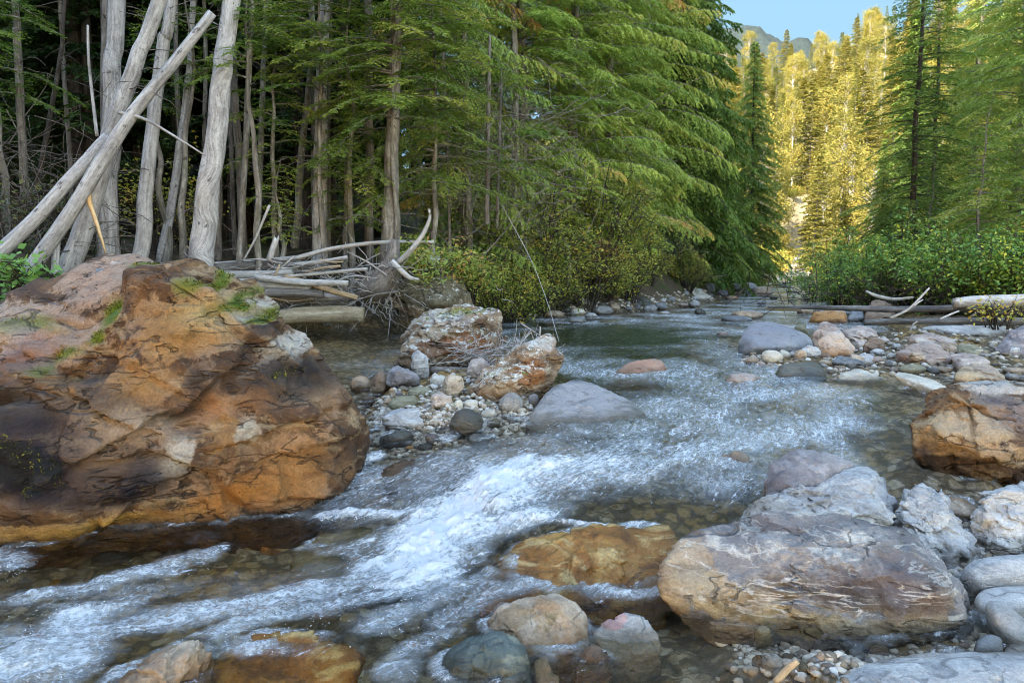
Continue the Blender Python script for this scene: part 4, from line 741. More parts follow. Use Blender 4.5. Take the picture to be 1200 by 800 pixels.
def scatter(n, seed, poly, sizes, cols, under=False):
    # smaller stones filling the bars between the big ones
    g = np.random.default_rng(seed); P = np.array(poly, float); k = 0
    while k < n:
        px, py = g.uniform(P[:, 0].min(), P[:, 0].max()), g.uniform(P[:, 1].min(), P[:, 1].max())
        if psdf(np.array([[px, py]]), P)[0] > 0: continue
        w = g.uniform(*sizes); cobble(px, py, w, w * g.uniform(.5, .85), cols[int(g.integers(len(cols)))], g.uniform(-15, 15), 12 if g.uniform() < .6 else 20, .03, ground_hit(px, py, water=False)[1] if under else None); k += 1
scatter(22, 1, [(440,470),(520,455),(600,470),(620,500),(560,525),(450,515),(425,485)], (6, 15), ['tan','cream','purple','olive','pinkish','brown','grey','pale'])
scatter(30, 2, [(880,420),(1000,395),(1195,395),(1195,442),(1120,440),(1040,430),(900,440)], (6, 22), ['tan','cream','pinkish','pale','grey','pale','tan'])
scatter(12, 3, [(1120,600),(1195,640),(1195,770),(1140,770),(1130,660)], (8, 26), ['pale','grey','pale','bluish','cream'])
scatter(6, 4, [(870,730),(960,770),(1040,765),(940,800),(880,800)], (10, 26), ['olive','tan','brown','grey','tan'])
scatter(22, 5, [(620,372),(760,362),(850,345),(850,335),(760,350),(640,364)], (6, 14), ['grey','tan','bluish','pale','dark'])
scatter(12, 6, [(925,322),(955,322),(948,250),(930,250)], (5, 14), ['cream','tan','pale','pinkish'])
scatter(22, 7, [(20,640),(330,625),(640,690),(640,740),(480,790),(300,795),(20,795)], (26, 70), ['ochre','olive','ochre','brown','tan','olive'], True)
scatter(6, 8, [(640,700),(780,700),(880,760),(860,795),(720,795)], (22, 50), ['tan','pinkish','bluish','ochre','pale'], True)
scatter(6, 9, [(420,540),(560,535),(620,515),(800,500),(700,540)], (16, 40), ['ochre','olive','brown','tan'], True)
scatter(4, 10, [(0,660),(300,640),(400,640),(250,690)], (40, 90), ['brown','ochre','dark'], True)

def gravel():
    # pebbles between the cobbles, too many to count
    g = np.random.default_rng(31); v0, f0 = ico(1); regs = [([(430,475),(520,445),(610,460),(640,500),(560,530),(440,540)], 2200), ([(870,425),(1000,385),(1195,385),(1195,445),(1120,445),(1040,440),(900,445)], 800), ([(1110,600),(1195,600),(1195,790),(870,795),(870,735),(1000,775),(1130,765)], 1500), ([(1195,390),(1600,390),(1900,800),(1195,800)], 2600), ([(620,376),(760,366),(850,350),(850,335),(760,350),(640,362)], 700)]
    C0, k = [], []
    for poly, n in regs:
        P = np.array(poly, float); q = np.c_[g.uniform(P[:, 0].min(), P[:, 0].max(), n * 4), g.uniform(P[:, 1].min(), P[:, 1].max(), n * 4)]; q = q[psdf(q, P) < 0][:n]
        Y = np.geomspace(2, 40, 160)
        for px, py in q:
            d = ray(px, py); C0.append((d, Y)); 
    D = np.array([c[0] for c in C0]); Y = C0[0][1]; pts = np.array([0, 0, H]) + D[:, None] * (Y / D[:, 1:2])[..., None]
    tz_ = terrain(pts.reshape(-1, 3)).reshape(len(D), -1); hit = np.argmax(pts[..., 2] < tz_, 1); ok = pts[np.arange(len(D)), hit, 2] < tz_[np.arange(len(D)), hit]
    c = pts[np.arange(len(D)), hit][ok]; c[:, :2] += g.normal(size=(len(c), 2)) * .05; c[:, 2] = terrain(c) + .004
    n = len(c); sc = g.uniform(.010, .034, (n, 1, 1)) * g.uniform(.6, 1.2, (n, 1, 3)) * (1 + .12 * np.clip(c[:, None, 1:2] - 5, 0, 8)); a = g.uniform(0, 6.3, n)
    V = v0[None] * sc * np.array([1, 1, .65]) * (1 + .12 * g.normal(size=(n, len(v0), 1))); V = np.stack([V[..., 0] * np.cos(a)[:, None] - V[..., 1] * np.sin(a)[:, None], V[..., 0] * np.sin(a)[:, None] + V[..., 1] * np.cos(a)[:, None], V[..., 2]], -1) + c[:, None]
    Fc = (f0[None] + (np.arange(n) * len(v0))[:, None, None]).reshape(-1, 3)
    t = NT('gravel_stone'); col = t.ramp(t.attr('tint'), [(0, (.09, .075, .06)), (.3, (.22, .17, .11)), (.5, (.30, .27, .23)), (.75, (.42, .37, .29)), (1, (.52, .50, .46))])
    col = t.mix(.6, col, t.ramp(t.noise(t.obj(), 60, 4), [(.3, (.6, .6, .6)), (.7, (1.3, 1.3, 1.3))]), 'MULTIPLY')
    o = link('gravel', mesh_np('gravel', V.reshape(-1, 3), [Fc], t.surf(t.princ(col, .75)), {'tint': np.repeat(g.uniform(size=n), len(v0))})); o['kind'] = 'stuff'; o['label'] = 'small mixed gravel between the cobbles of the bars'; o['category'] = 'gravel'
gravel()
build_water()
def spray():
    # drops thrown up by the chute and the bottom left rapids
    g = np.random.default_rng(5); v0, f0 = ico(1); c = []
    for pts, hw, st in FOAM[:14]:
        n = int(110 * st * (1 if pts[0][1] > 540 else .3))
        for i in range(n):
            k = g.integers(len(pts) - 1); u = g.uniform(); a = pts[k][0] * (1 - u) + pts[k + 1][0] * u, pts[k][1] * (1 - u) + pts[k + 1][1] * u
            p = on(a[0], a[1], .1); p[:2] += g.normal(size=2) * hw * .6; z = float(wlevel([p])[0]); c.append((p[0], p[1], z + abs(g.normal()) * .035 + .012))
    c = np.array(c); n = len(c); sc = g.uniform(.0008, .0022, (n, 1, 1)) * g.uniform(.7, 1.6, (n, 1, 3))
    V = v0[None] * sc + c[:, None]; t = NT('water_drops'); o = link('water_drops', mesh_np('water_drops', V.reshape(-1, 3), [(f0[None] + (np.arange(n) * len(v0))[:, None, None]).reshape(-1, 3)], t.surf(t.princ((.82, .85, .88), .15))))
    o['kind'] = 'stuff'; o['label'] = 'drops of spray thrown up above the rapids'; o['category'] = 'spray'
spray()

# ------------------------------------------------------------------ wood: trunks, logs, sticks
def bark_mat(name, cols, streak=26, bump=0.8, moss=0.0, knots=0.0, rough=0.85):
    t = NT(name); uv = t.node('ShaderNodeAttribute', attribute_name='along').outputs['Vector']
    oi = t.node('ShaderNodeObjectInfo').outputs['Random']
    uv = t.node('ShaderNodeVectorMath', {0: uv, 1: t.node('ShaderNodeCombineXYZ', {0: t.math('MULTIPLY', oi, 31.0), 2: t.math('MULTIPLY', oi, 53.0)}).outputs[0]}, operation='ADD').outputs[0]
    a = t.noise(t.mapping(uv, (0, 0, 0), (streak, streak, 1.3)), 1.0, 7, 0.7, 0.12)
    b = t.noise(t.mapping(uv, (0, 0, 0), (5, 5, 2.2)), 1.0, 6, 0.65, 0.5)
    c = t.ramp(t.math('ADD', t.math('MULTIPLY', a, 0.6), t.math('MULTIPLY', b, 0.4)), [(0.34, cols[0]), (0.5, cols[1]), (0.64, cols[2])])
    sp = t.noise(t.mapping(uv, (0, 0, 0), (30, 30, 14)), 1.0, 4, 0.7)
    c = t.mix(0.5, c, t.ramp(sp, [(0.35, (0.5, 0.48, 0.46)), (0.55, (1.1, 1.1, 1.1))]), 'MULTIPLY')
    if knots: c = t.mix(t.math('MULTIPLY', t.val(t.noise(t.mapping(uv, (0, 0, 0), (9, 9, 5)), 1.0, 3), 0.64, 0.70), knots), c, (0.03, 0.022, 0.016))
    if moss: c = t.mix(t.math('MULTIPLY', t.val(t.noise(t.mapping(uv, (0, 0, 0), (4, 4, 1.2)), 1.0, 6, 0.7), 0.52, 0.66), moss), c, (0.07, 0.085, 0.018))
    c = t.mix(0.35, c, t.ramp(oi, [(0, (0.75, 0.74, 0.73)), (1, (1.25, 1.22, 1.18))]), 'MULTIPLY')
    return t.surf(t.princ(c, rough, t.bump(t.math('ADD', t.math('ADD', a, t.math('MULTIPLY', b, .35)), t.math('MULTIPLY', sp, 0.5)), bump, 0.03), 0.25))
B_PALE = bark_mat('pale_dead_bark', [(0.14, 0.13, 0.122), (0.36, 0.345, 0.335), (0.56, 0.545, 0.53)], 22, 0.7, knots=0.7)
B_GREY = bark_mat('grey_bark', [(0.06, 0.05, 0.043), (0.16, 0.14, 0.12), (0.30, 0.27, 0.24)], 26, 1.0, knots=0.5)
B_DARK = bark_mat('dark_bark', [(0.02, 0.016, 0.013), (0.055, 0.045, 0.036), (0.12, 0.10, 0.085)], 26, 1.0)
B_MOTTLE = bark_mat('mottled_bark', [(0.05, 0.04, 0.032), (0.18, 0.16, 0.13), (0.40, 0.38, 0.34)], 12, 0.9, moss=0.3, knots=0.8)
B_DRIFT = bark_mat('bleached_driftwood', [(0.17, 0.155, 0.14), (0.40, 0.38, 0.355), (0.60, 0.58, 0.55)], 24, 0.6)
B_TAN = bark_mat('tan_stripped_wood', [(0.22, 0.14, 0.075), (0.40, 0.29, 0.17), (0.54, 0.43, 0.28)], 22, 0.5)
B_LOGTAN = bark_mat('water_worn_log', [(0.20, 0.15, 0.09), (0.36, 0.29, 0.19), (0.50, 0.43, 0.31)], 16, 0.5, moss=0.5)
B_WETLOG = bark_mat('weathered_dark_log', [(0.03, 0.028, 0.027), (0.10, 0.095, 0.09), (0.22, 0.21, 0.20)], 24, 0.7, rough=0.6)
B_ORANGE = bark_mat('fresh_split_wood', [(0.40, 0.22, 0.09), (0.55, 0.36, 0.17), (0.66, 0.49, 0.29)], 30, 0.4)

def spline(P, n):
    P = np.asarray(P, float)
    if len(P) == 2: t = np.linspace(0, 1, n)[:, None]; return P[0] * (1 - t) + P[1] * t
    out = []; m = len(P) - 1; u = np.linspace(0, m - 1e-6, n)
    Q = np.vstack([2 * P[0] - P[1], P, 2 * P[-1] - P[-2]])
    for x in u:
        i = int(x); t = x - i; a, b, c, d = Q[i:i + 4]
        out.append(0.5 * ((2 * b) + (c - a) * t + (2 * a - 5 * b + 4 * c - d) * t * t + (3 * b - a - 3 * c + d) * t ** 3))
    return np.array(out)
def round_wood(P, rad, mat, name, seg=18, n=None, lump=0.10, seed=0, twist=0.0, ragged=0.0):
    """one stem as a mesh; P world points, rad radius at each point"""
    P = np.asarray(P, float); rad = np.asarray(rad, float)
    L = np.linalg.norm(np.diff(P, axis=0), axis=1).sum(); n = n or int(np.clip(L / 0.08, 8, 90))
    C_ = spline(P, n); rr = np.interp(np.linspace(0, len(P) - 1, n), np.arange(len(P)), rad)
    C_ = C_ + rr[:, None] * 0.35 * np.stack([fbm(np.c_[np.linspace(0, L, n) * 0.7, np.full(n, seed + k * 5.1), np.zeros(n)], 2, seed + k) for k in range(3)], 1)
    V, Q, caps = tubes(C_[None], rr[None], seg)
    V = V.reshape(n, seg, 3); s = np.linspace(0, L, n); th = np.arange(seg) * 2 * math.pi / seg
    S_, TH = np.meshgrid(s, th, indexing='ij')
    q = np.stack([np.cos(TH) * 1.3, np.sin(TH) * 1.3, S_ * 0.8 + seed * 3.7], -1).reshape(-1, 3)
    f = 0.6 * fbm(q * np.array([1, 1, .5]), 3, seed).reshape(n, seg) + 0.35 * fbm(q * np.array([3.5, 3.5, .35]), 3, seed + 9, ridge=True).reshape(n, seg)
    V = C_[:, None] + (V - C_[:, None]) * (1 + lump * 2.2 * f)[..., None]
    if ragged:
        tdir = C_[-1] - C_[-3]; tdir /= np.linalg.norm(tdir)
        V[-1] += tdir * (ragged * rr[-1] * np.abs(perlin(np.stack([np.cos(th) * 3, np.sin(th) * 3, th * 0 + seed], 1), 3)) * 4)[:, None]
    al = np.stack([np.cos(TH) * rr[:, None], np.sin(TH) * rr[:, None], S_], -1).reshape(-1, 3)
    V = V.reshape(-1, 3)
    al = al * 1.0
    return mesh_np(name, V, [Q, caps[0], caps[1]], mat, {'along': al})
def stem_px(pts, Y, wpx):
    """polyline of photo pixels at depth(s) Y and widths in px -> world points, radii"""
    Ys = Y if hasattr(Y, '__len__') else [Y] * len(pts)
    Ys = np.interp(np.linspace(0, 1, len(pts)), np.linspace(0, 1, len(Ys)), Ys)
    ws = np.interp(np.linspace(0, 1, len(pts)), np.linspace(0, 1, len(wpx)), wpx)
    return np.array([at(a, b, y) for (a, b), y in zip(pts, Ys)]), np.array([w / 2 * y / F for w, y in zip(ws, Ys)])
def log(label, pts, Y, wpx, mat, name='log', cat='log', group=None, seed=None, **kw):
    P, rad = stem_px(pts, Y, wpx); seed = seed if seed is not None else int(abs(pts[0][0] * 7 + pts[0][1])) % 97
    me = round_wood(P, rad, mat, name, seed=seed, **kw); me.transform(Matrix.Translation(-Vector(P[0])))
    return tag(link(name, me, P[0]), label, cat, group)

def limbs_on(root, P, base, n, seed, lmin, lmax, mat, droop=0.3, lo=0.1, hi=1.0, r0=0.010, K=7):
    # dead side branches along a stem polyline, each a part of its own
    g = np.random.default_rng(seed); L = len(P) - 1; t = np.linspace(0, 1, K)[:, None]
    for i in range(n):
        u = g.uniform(lo, hi) * L; k = min(int(u), L - 1); p0 = P[k] + (P[k + 1] - P[k]) * (u - k) - base
        a = g.uniform(0, 2 * math.pi); ln = g.uniform(lmin, lmax); d = np.array([math.cos(a), math.sin(a), g.uniform(-.1, .35)])
        pl = [d * ln * t + np.array([0, 0, -droop * ln]) * t ** 2 + g.normal(size=(1, 3)) * 0.12 * ln * t ** 2 + g.normal(size=(K, 3)) * 0.012 * ln]; rl = [r0 * g.uniform(.6, 1.3) * np.linspace(1, .3, K)]
        for j in range(g.integers(0, 4)):
            m = g.integers(1, K - 1); dd = d * 0.6 + g.normal(size=3) * 0.5; l2 = ln * g.uniform(.15, .4)
            pl.append(pl[0][m] + dd * l2 * t + np.array([0, 0, -droop * l2]) * t ** 2); rl.append(r0 * 0.5 * np.linspace(1, .3, K))
        V, Q, _ = tubes(np.array(pl), np.array(rl), 4)
        link('limb', mesh_np('limb', V, [Q], mat, {'along': V * 1.0}), p0, root)
def dead_tree(label, pts, Y, wpx, mat, limbs=10, cat='dead tree', name='dead_tree', group=None, seed=1, flare=1.12, ll=(0.4, 1.2), **kw):
    P, rad = stem_px(pts, Y, wpx); rad = rad * 0.88; base = P[0].copy()
    d = P[0] - P[1]; d /= np.linalg.norm(d); P = np.vstack([P[0] + d * 0.5, P]); rad = np.r_[rad[0] * flare, rad]
    d = P[-1] - P[-2]; d /= np.linalg.norm(d); ext = kw.pop('ext', 5.0)
    if ext: P = np.vstack([P, P[-1] + d * ext]); rad = np.r_[rad, rad[-1] * 0.6]
    r = empty(name, base, label, cat, group)
    me = round_wood(P - base, rad, mat, 'trunk', seed=seed, lump=0.07, n=80); link('trunk', me, parent=r)
    limbs_on(r, P, base, 9 if wpx[0] > 12 else 5, seed + 150, .06, .30, mat, droop=0.0, lo=.08, hi=.9, r0=.016, K=4)
    if limbs: limbs_on(r, P, base, limbs, seed + 50, ll[0], ll[1], B_GREY, lo=0.15, **kw)
    return r

# ------------------------------------------------------------------ foliage
def leaf_mat(name, stops, trans=0.35, rough=0.6):
    t = NT(name); a = t.attr('tint'); oi = t.node('ShaderNodeObjectInfo').outputs['Random']
    c = t.ramp(a, stops)
    c = t.mix(0.5, c, t.ramp(oi, [(0, (0.72, 0.78, 0.72)), (0.5, (1, 1, 1)), (1, (1.3, 1.22, 1.0))]), 'MULTIPLY')
    p = t.princ(c, rough, None, 0.25)
    tr = t.node('ShaderNodeBsdfTranslucent', {'Color': t.mix(1.0, c, (1.15, 1.25, 0.6), 'MULTIPLY')}).outputs[0]
    return t.surf(t.node('ShaderNodeMixShader', {0: trans, 1: p, 2: tr}).outputs[0])
L_HEM = leaf_mat('hemlock_needles', [(0, (0.042, 0.089, 0.019)), (0.5, (0.121, 0.194, 0.038)), (0.85, (0.227, 0.292, 0.055)), (1, (0.356, 0.356, 0.082))])
L_CED = leaf_mat('cedar_sprays', [(0, (0.078, 0.148, 0.031)), (0.45, (0.209, 0.305, 0.070)), (0.8, (0.348, 0.418, 0.096)), (0.95, (0.470, 0.434, 0.122)), (1, (0.487, 0.260, 0.086))])
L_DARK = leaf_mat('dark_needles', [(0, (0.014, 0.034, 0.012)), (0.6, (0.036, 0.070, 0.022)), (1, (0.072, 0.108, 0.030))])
L_GOLD = leaf_mat('golden_needles', [(0, (0.085, 0.102, 0.021)), (0.4, (0.212, 0.191, 0.043)), (0.8, (0.306, 0.255, 0.060)), (1, (0.281, 0.221, 0.051))], 0.35)
L_OLIVEGOLD = leaf_mat('olive_needles', [(0, (0.045, 0.065, 0.015)), (0.5, (0.12, 0.14, 0.025)), (1, (0.24, 0.22, 0.04))], 0.4)
L_BROAD = leaf_mat('broad_green_leaves', [(0, (0.071, 0.172, 0.044)), (0.6, (0.172, 0.323, 0.080)), (0.88, (0.323, 0.424, 0.101)), (1, (0.600, 0.600, 0.101))], 0.35, 0.45)
L_YEL = leaf_mat('yellow_green_leaves', [(0, (0.114, 0.163, 0.036)), (0.5, (0.260, 0.300, 0.065)), (0.85, (0.520, 0.471, 0.090)), (1, (0.536, 0.325, 0.081))], 0.4)
L_GREYG = leaf_mat('grey_green_leaves', [(0, (0.065, 0.098, 0.058)), (0.7, (0.143, 0.182, 0.111)), (1, (0.286, 0.260, 0.104))], 0.35)
L_RED = leaf_mat('russet_leaves', [(0, (0.10, 0.045, 0.025)), (0.6, (0.22, 0.10, 0.05)), (1, (0.30, 0.19, 0.06))], 0.35)

def quads_leaf(P, D, N, Ln, W):
    """diamond leaves at P along D, broad side N"""
    a = P; b = P + D * (Ln * .45)[:, None] + N * (W * .5)[:, None]; c = P + D * Ln[:, None]; d = P + D * (Ln * .45)[:, None] - N * (W * .5)[:, None]
    V = np.stack([a, b, c, d], 1).reshape(-1, 3); return V, np.arange(len(V)).reshape(-1, 4)
def unit(v): return v / (np.linalg.norm(v, axis=-1, keepdims=True) + 1e-9)
def branch_spray(g, p0, az, L, rise, droop, tw_sp=0.09, tw_len=0.42, leaf=(0.055, 0.02), leaf_sp=0.04, hang=0.15, tint0=0.5, yaw=0.0):
    """one bough: axis polyline + leaves (V, tint)"""
    K = 6; t = np.linspace(0, 1, K); out = np.array([math.cos(az), math.sin(az), 0])
    ax = lambda u: p0 + out * L * u[..., None] + np.array([0, 0, 1.0]) * (rise * L * u - droop * L * u * u)[..., None] + np.array([-out[1], out[0], 0]) * (yaw * L * u * u)[..., None]
    nt = max(4, int(L / tw_sp)); u = np.linspace(0.12, 1, nt) ; u = np.repeat(u, 2); sg = np.tile([1, -1], nt)
    u = np.clip(u + g.normal(size=len(u)) * 0.02, 0, 1)
    B = ax(u); side = np.array([-out[1], out[0], 0.0]); ang = RAD(48) + g.normal(size=len(u)) * 0.2
    tl = L * tw_len * (1.05 - u) * g.uniform(.6, 1.15, len(u)) + 0.10
    D = out * np.cos(ang)[:, None] + side * (sg * np.sin(ang))[:, None] + np.array([0, 0, 1.0]) * (rise - 2 * droop * u)[:, None] * 0.6
    D[:, 2] += g.normal(size=len(u)) * 0.12
    m = max(3, int(0.5 * L * tw_len / leaf_sp) + 3); w = np.linspace(0.05, 1, m)
    # leaves on twigs, both sides
    pos = B[:, None] + D[:, None] * (tl[:, None] * w)[..., None] - np.array([0, 0, 1.0]) * (hang * tl[:, None] * w ** 2)[..., None]
    pos = np.repeat(pos.reshape(-1, 3), 2, 0); DD = np.repeat(np.repeat(D, m, 0), 2, 0); sg2 = np.tile([1, -1], len(pos) // 2)
    perp = unit(np.cross(DD, np.array([0, 0, 1.0]))); ld = unit(unit(DD) * 0.75 + perp * (sg2 * 0.7)[:, None] + g.normal(size=pos.shape) * 0.22 - np.array([0, 0, hang * 1.2]))
    nrm = unit(np.cross(ld, np.array([0, 0, 1.0]) + g.normal(size=pos.shape) * 0.5))
    k = len(pos); V, _ = quads_leaf(pos, ld, nrm, leaf[0] * g.uniform(.7, 1.3, k), leaf[1] * g.uniform(.7, 1.3, k))
    ti = np.clip(tint0 + 0.25 * (np.repeat(np.repeat(u, m), 2) - 0.5) + g.normal(size=k) * 0.10, 0, 1)
    return ax(t), V, np.repeat(ti, 4)
def conifer(g, h, rad, nb, base=0.08, rise=0.15, droop=0.35, top_pow=0.8, trunk_r=None, bark=B_GREY, leafm=L_HEM, leaf=(0.055, 0.02), leaf_sp=0.045, tw_sp=0.09, hang=0.15, tint=(0.5, 0.15),
            lens=None, dead=0, tw_len=0.42, az_bias=None):
    """trunk mesh and crown mesh, at the origin"""
    tr = trunk_r or h * 0.012; n = 14; z = np.linspace(-0.4, h, n); P = np.c_[0.06 * np.cumsum(g.normal(size=n)) * 0.6, 0.06 * np.cumsum(g.normal(size=n)) * 0.6, z]; P[:2, :2] = 0
    rr = tr * np.interp(z, [-.4, 0, .5, h], [1.5, 1.35, 1.0, 0.08]); tm = round_wood(P, rr, bark, 'trunk', seg=10, n=40, seed=int(g.integers(90)), lump=0.06)
    ax_, VV, TT = [], [], []; az = 0
    for i in range(nb):
        t = base + (1 - base) * ((i + g.uniform()) / nb) ** 0.9; zz = t * h; az += 2.399 + g.normal() * 0.3
        prof = (1 - t) ** top_pow if lens is None else np.interp(t, lens[0], lens[1])
        L = max(0.18, rad * prof * g.uniform(.65, 1.15)); 
        p0 = np.array([np.interp(zz, z, P[:, 0]), np.interp(zz, z, P[:, 1]), zz]); a2 = az
        if az_bias is not None and g.uniform() < .6: a2 = az_bias + g.normal() * .9
        ax, V, T = branch_spray(g, p0, a2, L, rise + (t - .5) * 0.35 + g.normal() * .08, droop * g.uniform(.7, 1.3), tw_sp, tw_len, leaf, leaf_sp, hang, np.clip(g.normal(tint[0], tint[1]), 0, 1), g.normal() * .12)
        ax_.append(ax); VV.append(V); TT.append(T)
    A = np.array(ax_); LL = np.linalg.norm(A[:, -1] - A[:, 0], axis=1)
    TV, TQ, _ = tubes(A, (0.006 + 0.009 * LL)[:, None] * np.linspace(1, .25, A.shape[1])[None], 4)
    LV = np.vstack(VV); LQ = np.arange(len(LV)).reshape(-1, 4) + len(TV)
    V = np.vstack([TV, LV]); Q = np.vstack([TQ, LQ])
    cm = mesh_np('crown', V, [Q], [leafm, bark], {'tint': np.r_[np.full(len(TV), .3), np.concatenate(TT)], 'along': np.r_[TV, np.zeros((len(LV), 3))]}, smooth=False, mat_idx=np.r_[np.ones(len(TQ)), np.zeros(len(LQ))])
    return tm, cm
def tree(name, meshes, loc, label, cat='conifer', group=None, rz=0, sc=1.0):
    r = empty(name, loc, label, cat, group, rz); r.scale = (sc, sc, sc) if not hasattr(sc, '__len__') else sc
    link('trunk', meshes[0], parent=r); link('crown', meshes[1], parent=r)
    return r
def shrub(g, w, d, h, nst, nleaf, leafm, leaf=(0.07, 0.04), bark=B_DARK, tint=(.5, .2), arch=0.4, inner=0.25):
    """many-stemmed shrub: stems mesh and leaves mesh"""
    K = 7; pl, rl = [], []
    for i in range(nst):
        a = g.uniform(0, 2 * math.pi); r = math.sqrt(g.uniform()) ; t = np.linspace(0, 1, K)[:, None]
        tip = np.array([math.cos(a) * r * w, math.sin(a) * r * d, h * (1 - 0.55 * r * r) * g.uniform(.6, 1.08)])
        p = tip * t * np.array([1, 1, 0]) + np.array([0, 0, 1]) * tip[2] * (t * (1 + arch) - arch * t * t) + np.array([math.cos(a), math.sin(a), 0]) * .15 + g.normal(size=(K, 3)) * .035
        p[0, 2] = -.15; pl.append(p); rl.append(np.linspace(.014, .003, K) * g.uniform(.7, 1.3))
        for j in range(4):
            m = g.integers(2, K - 1); dv = unit(g.normal(size=3) + np.array([0, 0, .3])); l2 = g.uniform(.25, .6) * h * .5
            pl.append(p[m] + dv * l2 * t + g.normal(size=(K, 3)) * .015); rl.append(np.linspace(.007, .002, K))
    P = np.array(pl); sv, sq, _ = tubes(P, np.array(rl), 4)
    k = g.integers(len(P), size=nleaf); u = inner + (1 - inner) * np.sqrt(g.uniform(size=nleaf)); i = np.minimum((u * (K - 1)).astype(int), K - 2); f = (u * (K - 1) - i)[:, None]
    pos = P[k, i] * (1 - f) + P[k, i + 1] * f + g.normal(size=(nleaf, 3)) * leaf[0] * .9
    ld = unit(g.normal(size=(nleaf, 3)) * np.array([1, 1, .5]) + np.array([0, 0, -.25])); nrm = unit(np.cross(ld, unit(g.normal(size=(nleaf, 3)) * .5 + np.array([0, -.3, 1.0]))))
    V, Q = quads_leaf(pos, ld, nrm, leaf[0] * g.uniform(.6, 1.25, nleaf), leaf[1] * g.uniform(.6, 1.25, nleaf))
    st = g.normal(tint[0], tint[1], len(P))[k] ; ti = np.clip(st + g.normal(size=nleaf) * .12, 0, 1)
    return (mesh_np('stems', sv, [sq], bark, {'along': sv * 1.0}), mesh_np('foliage', V, [Q], leafm, {'tint': np.repeat(ti, 4)}, smooth=False))
def bush(name, meshes, loc, label, cat='shrub', group=None, rz=0, sc=1.0):
    r = empty(name, loc, label, cat, group, rz); r.scale = (sc, sc, sc) if not hasattr(sc, '__len__') else sc
    link('stems', meshes[0], parent=r); link('foliage', meshes[1], parent=r); return r
def gz(px, Y):
    """ground point under photo column px at depth Y"""
    x = (px - 600) / F * Y * 1.0; return np.array([x, Y, tz(x, Y)])
G = np.random.default_rng

# ---- pale dead trunks at the left
dead_tree('upright pale grey trunk behind the crossing leaning trunks', [(124,300),(128,200),(133,90),(138,0)], 13.4, (26,19), B_PALE, 8, seed=3)
dead_tree('thin dark trunk just left behind the upright pale grey trunk', [(124,290),(122,150),(124,0)], 14.6, (12,9), B_GREY, 6, seed=4)
dead_tree('leaning forked silver trunk rising right from behind the huge rust boulder', [(82,322),(105,245),(136,140),(160,70),(186,0)], 12.2, (28,22,19,17), B_PALE, 12, seed=5, ll=(.5, 1.6))
dead_tree('slightly leaning pale trunk right of the crossed trunks', [(163,305),(172,230),(181,130),(192,50),(201,0)], 13.2, (21,16,14), B_PALE, 9, seed=6)
dead_tree('thick straight silver trunk leaning right, the broadest of the pale trunks', [(236,304),(247,200),(259,100),(272,-5)], 12.8, (32,25,22), B_PALE, 6, seed=7)
dead_tree('slim crooked grey trunk between the leaning pale trunk and the thick silver trunk', [(190,300),(205,215),(215,140),(222,80),(226,10)], 14.0, (12,9,7), B_PALE, 6, seed=8)
dead_tree('very thin dark stem beside the slim crooked grey trunk', [(216,296),(213,200),(207,90),(206,0)], 14.8, (7,5), B_GREY, 5, seed=9)
dead_tree('thin mottled trunk just right of the thick silver trunk', [(281,300),(287,190),(291,90),(296,0)], 13.6, (9,8,6), B_MOTTLE, 12, seed=10)
dead_tree('half hidden dark trunk touching the right side of the thick silver trunk', [(254,296),(256,200),(262,60),(264,0)], 14.9, (12,9), B_GREY, 4, seed=11)
dead_tree('thin spotted sapling trunk leaning right left of the twin grey trunks', [(348,262),(354,180),(362,100),(375,20)], 15.2, (10,8,6), B_MOTTLE, 12, seed=12)
dead_tree('stout grey barked trunk of the twin pair right of the spotted sapling', [(374,290),(375,200),(377,110),(380,0)], 14.8, (19,16,13), B_PALE, 22, seed=13, ll=(.6,1.8))
dead_tree('thin grey trunk of the twin pair touching the stout one', [(385,285),(384,180),(386,70),(387,0)], 15.1, (7,6), B_GREY, 12, seed=14)
dead_tree('thin trunk with dark knots between the mottled and the spotted trunks', [(303,230),(306,160),(308,100),(312,0)], 16, (8,6), B_MOTTLE, 8, seed=15)
dead_tree('faint thin trunk left of the mottled trunk', [(275,285),(272,200),(270,140),(270,20)], 16, (6,5), B_GREY, 6, seed=16)
dead_tree('brown trunk at the far left edge under green boughs', [(28,200),(24,120),(20,40),(17,0)], 14.2, (10,8), B_GREY, 8, seed=17)
dead_tree('dark bent stem at the far left behind the brambles', [(48,195),(60,130),(72,60),(76,0)], 15, (7,4), B_DARK, 5, seed=18)
dead_tree('scaly grey hemlock trunk with bushy boughs behind the root wad', [(455,296),(458,220),(462,110),(466,0)], 13.9, (22,17,14), B_MOTTLE, 30, seed=19, ll=(.6,2.2), cat='hemlock', name='hemlock')
dead_tree('thin bare trunk in the brush at the centre of the cedar wall', [(571,235),(572,160),(573,100)], 16.0, (6,5), B_GREY, 10, seed=20, ext=1.0)
dead_tree('thinner bare trunk right beside it in the cedar brush', [(583,240),(585,175),(586,140)], 16.2, (4,3), B_GREY, 8, seed=21, ext=1.0)
log('pale log leaning up from the left edge against the forked silver trunk', [(-20,312),(40,255),(90,202),(128,162)], (11.2, 12.0), (16,13), B_PALE, lump=.05)
log('long pale log leaning far right, crossing in front of the forked silver trunk', [(30,322),(75,262),(118,190),(160,128),(205,72),(248,16)], (11.3, 11.9), (17,16,13,10), B_PALE, lump=.06)
log('short upright grey snag between the leaning logs behind the huge rust boulder', [(64,322),(65,300),(66,282)], 11.6, (8,7), B_PALE, name='snag', cat='snag', ragged=1)
log('bent splinter of fresh orange wood hanging from the forked silver trunk', [(118,180),(108,215),(104,232),(112,258),(124,296)], 11.5, (3,6,6,2), B_ORANGE, name='wood_splinter', cat='splinter', seg=6, lump=.02)
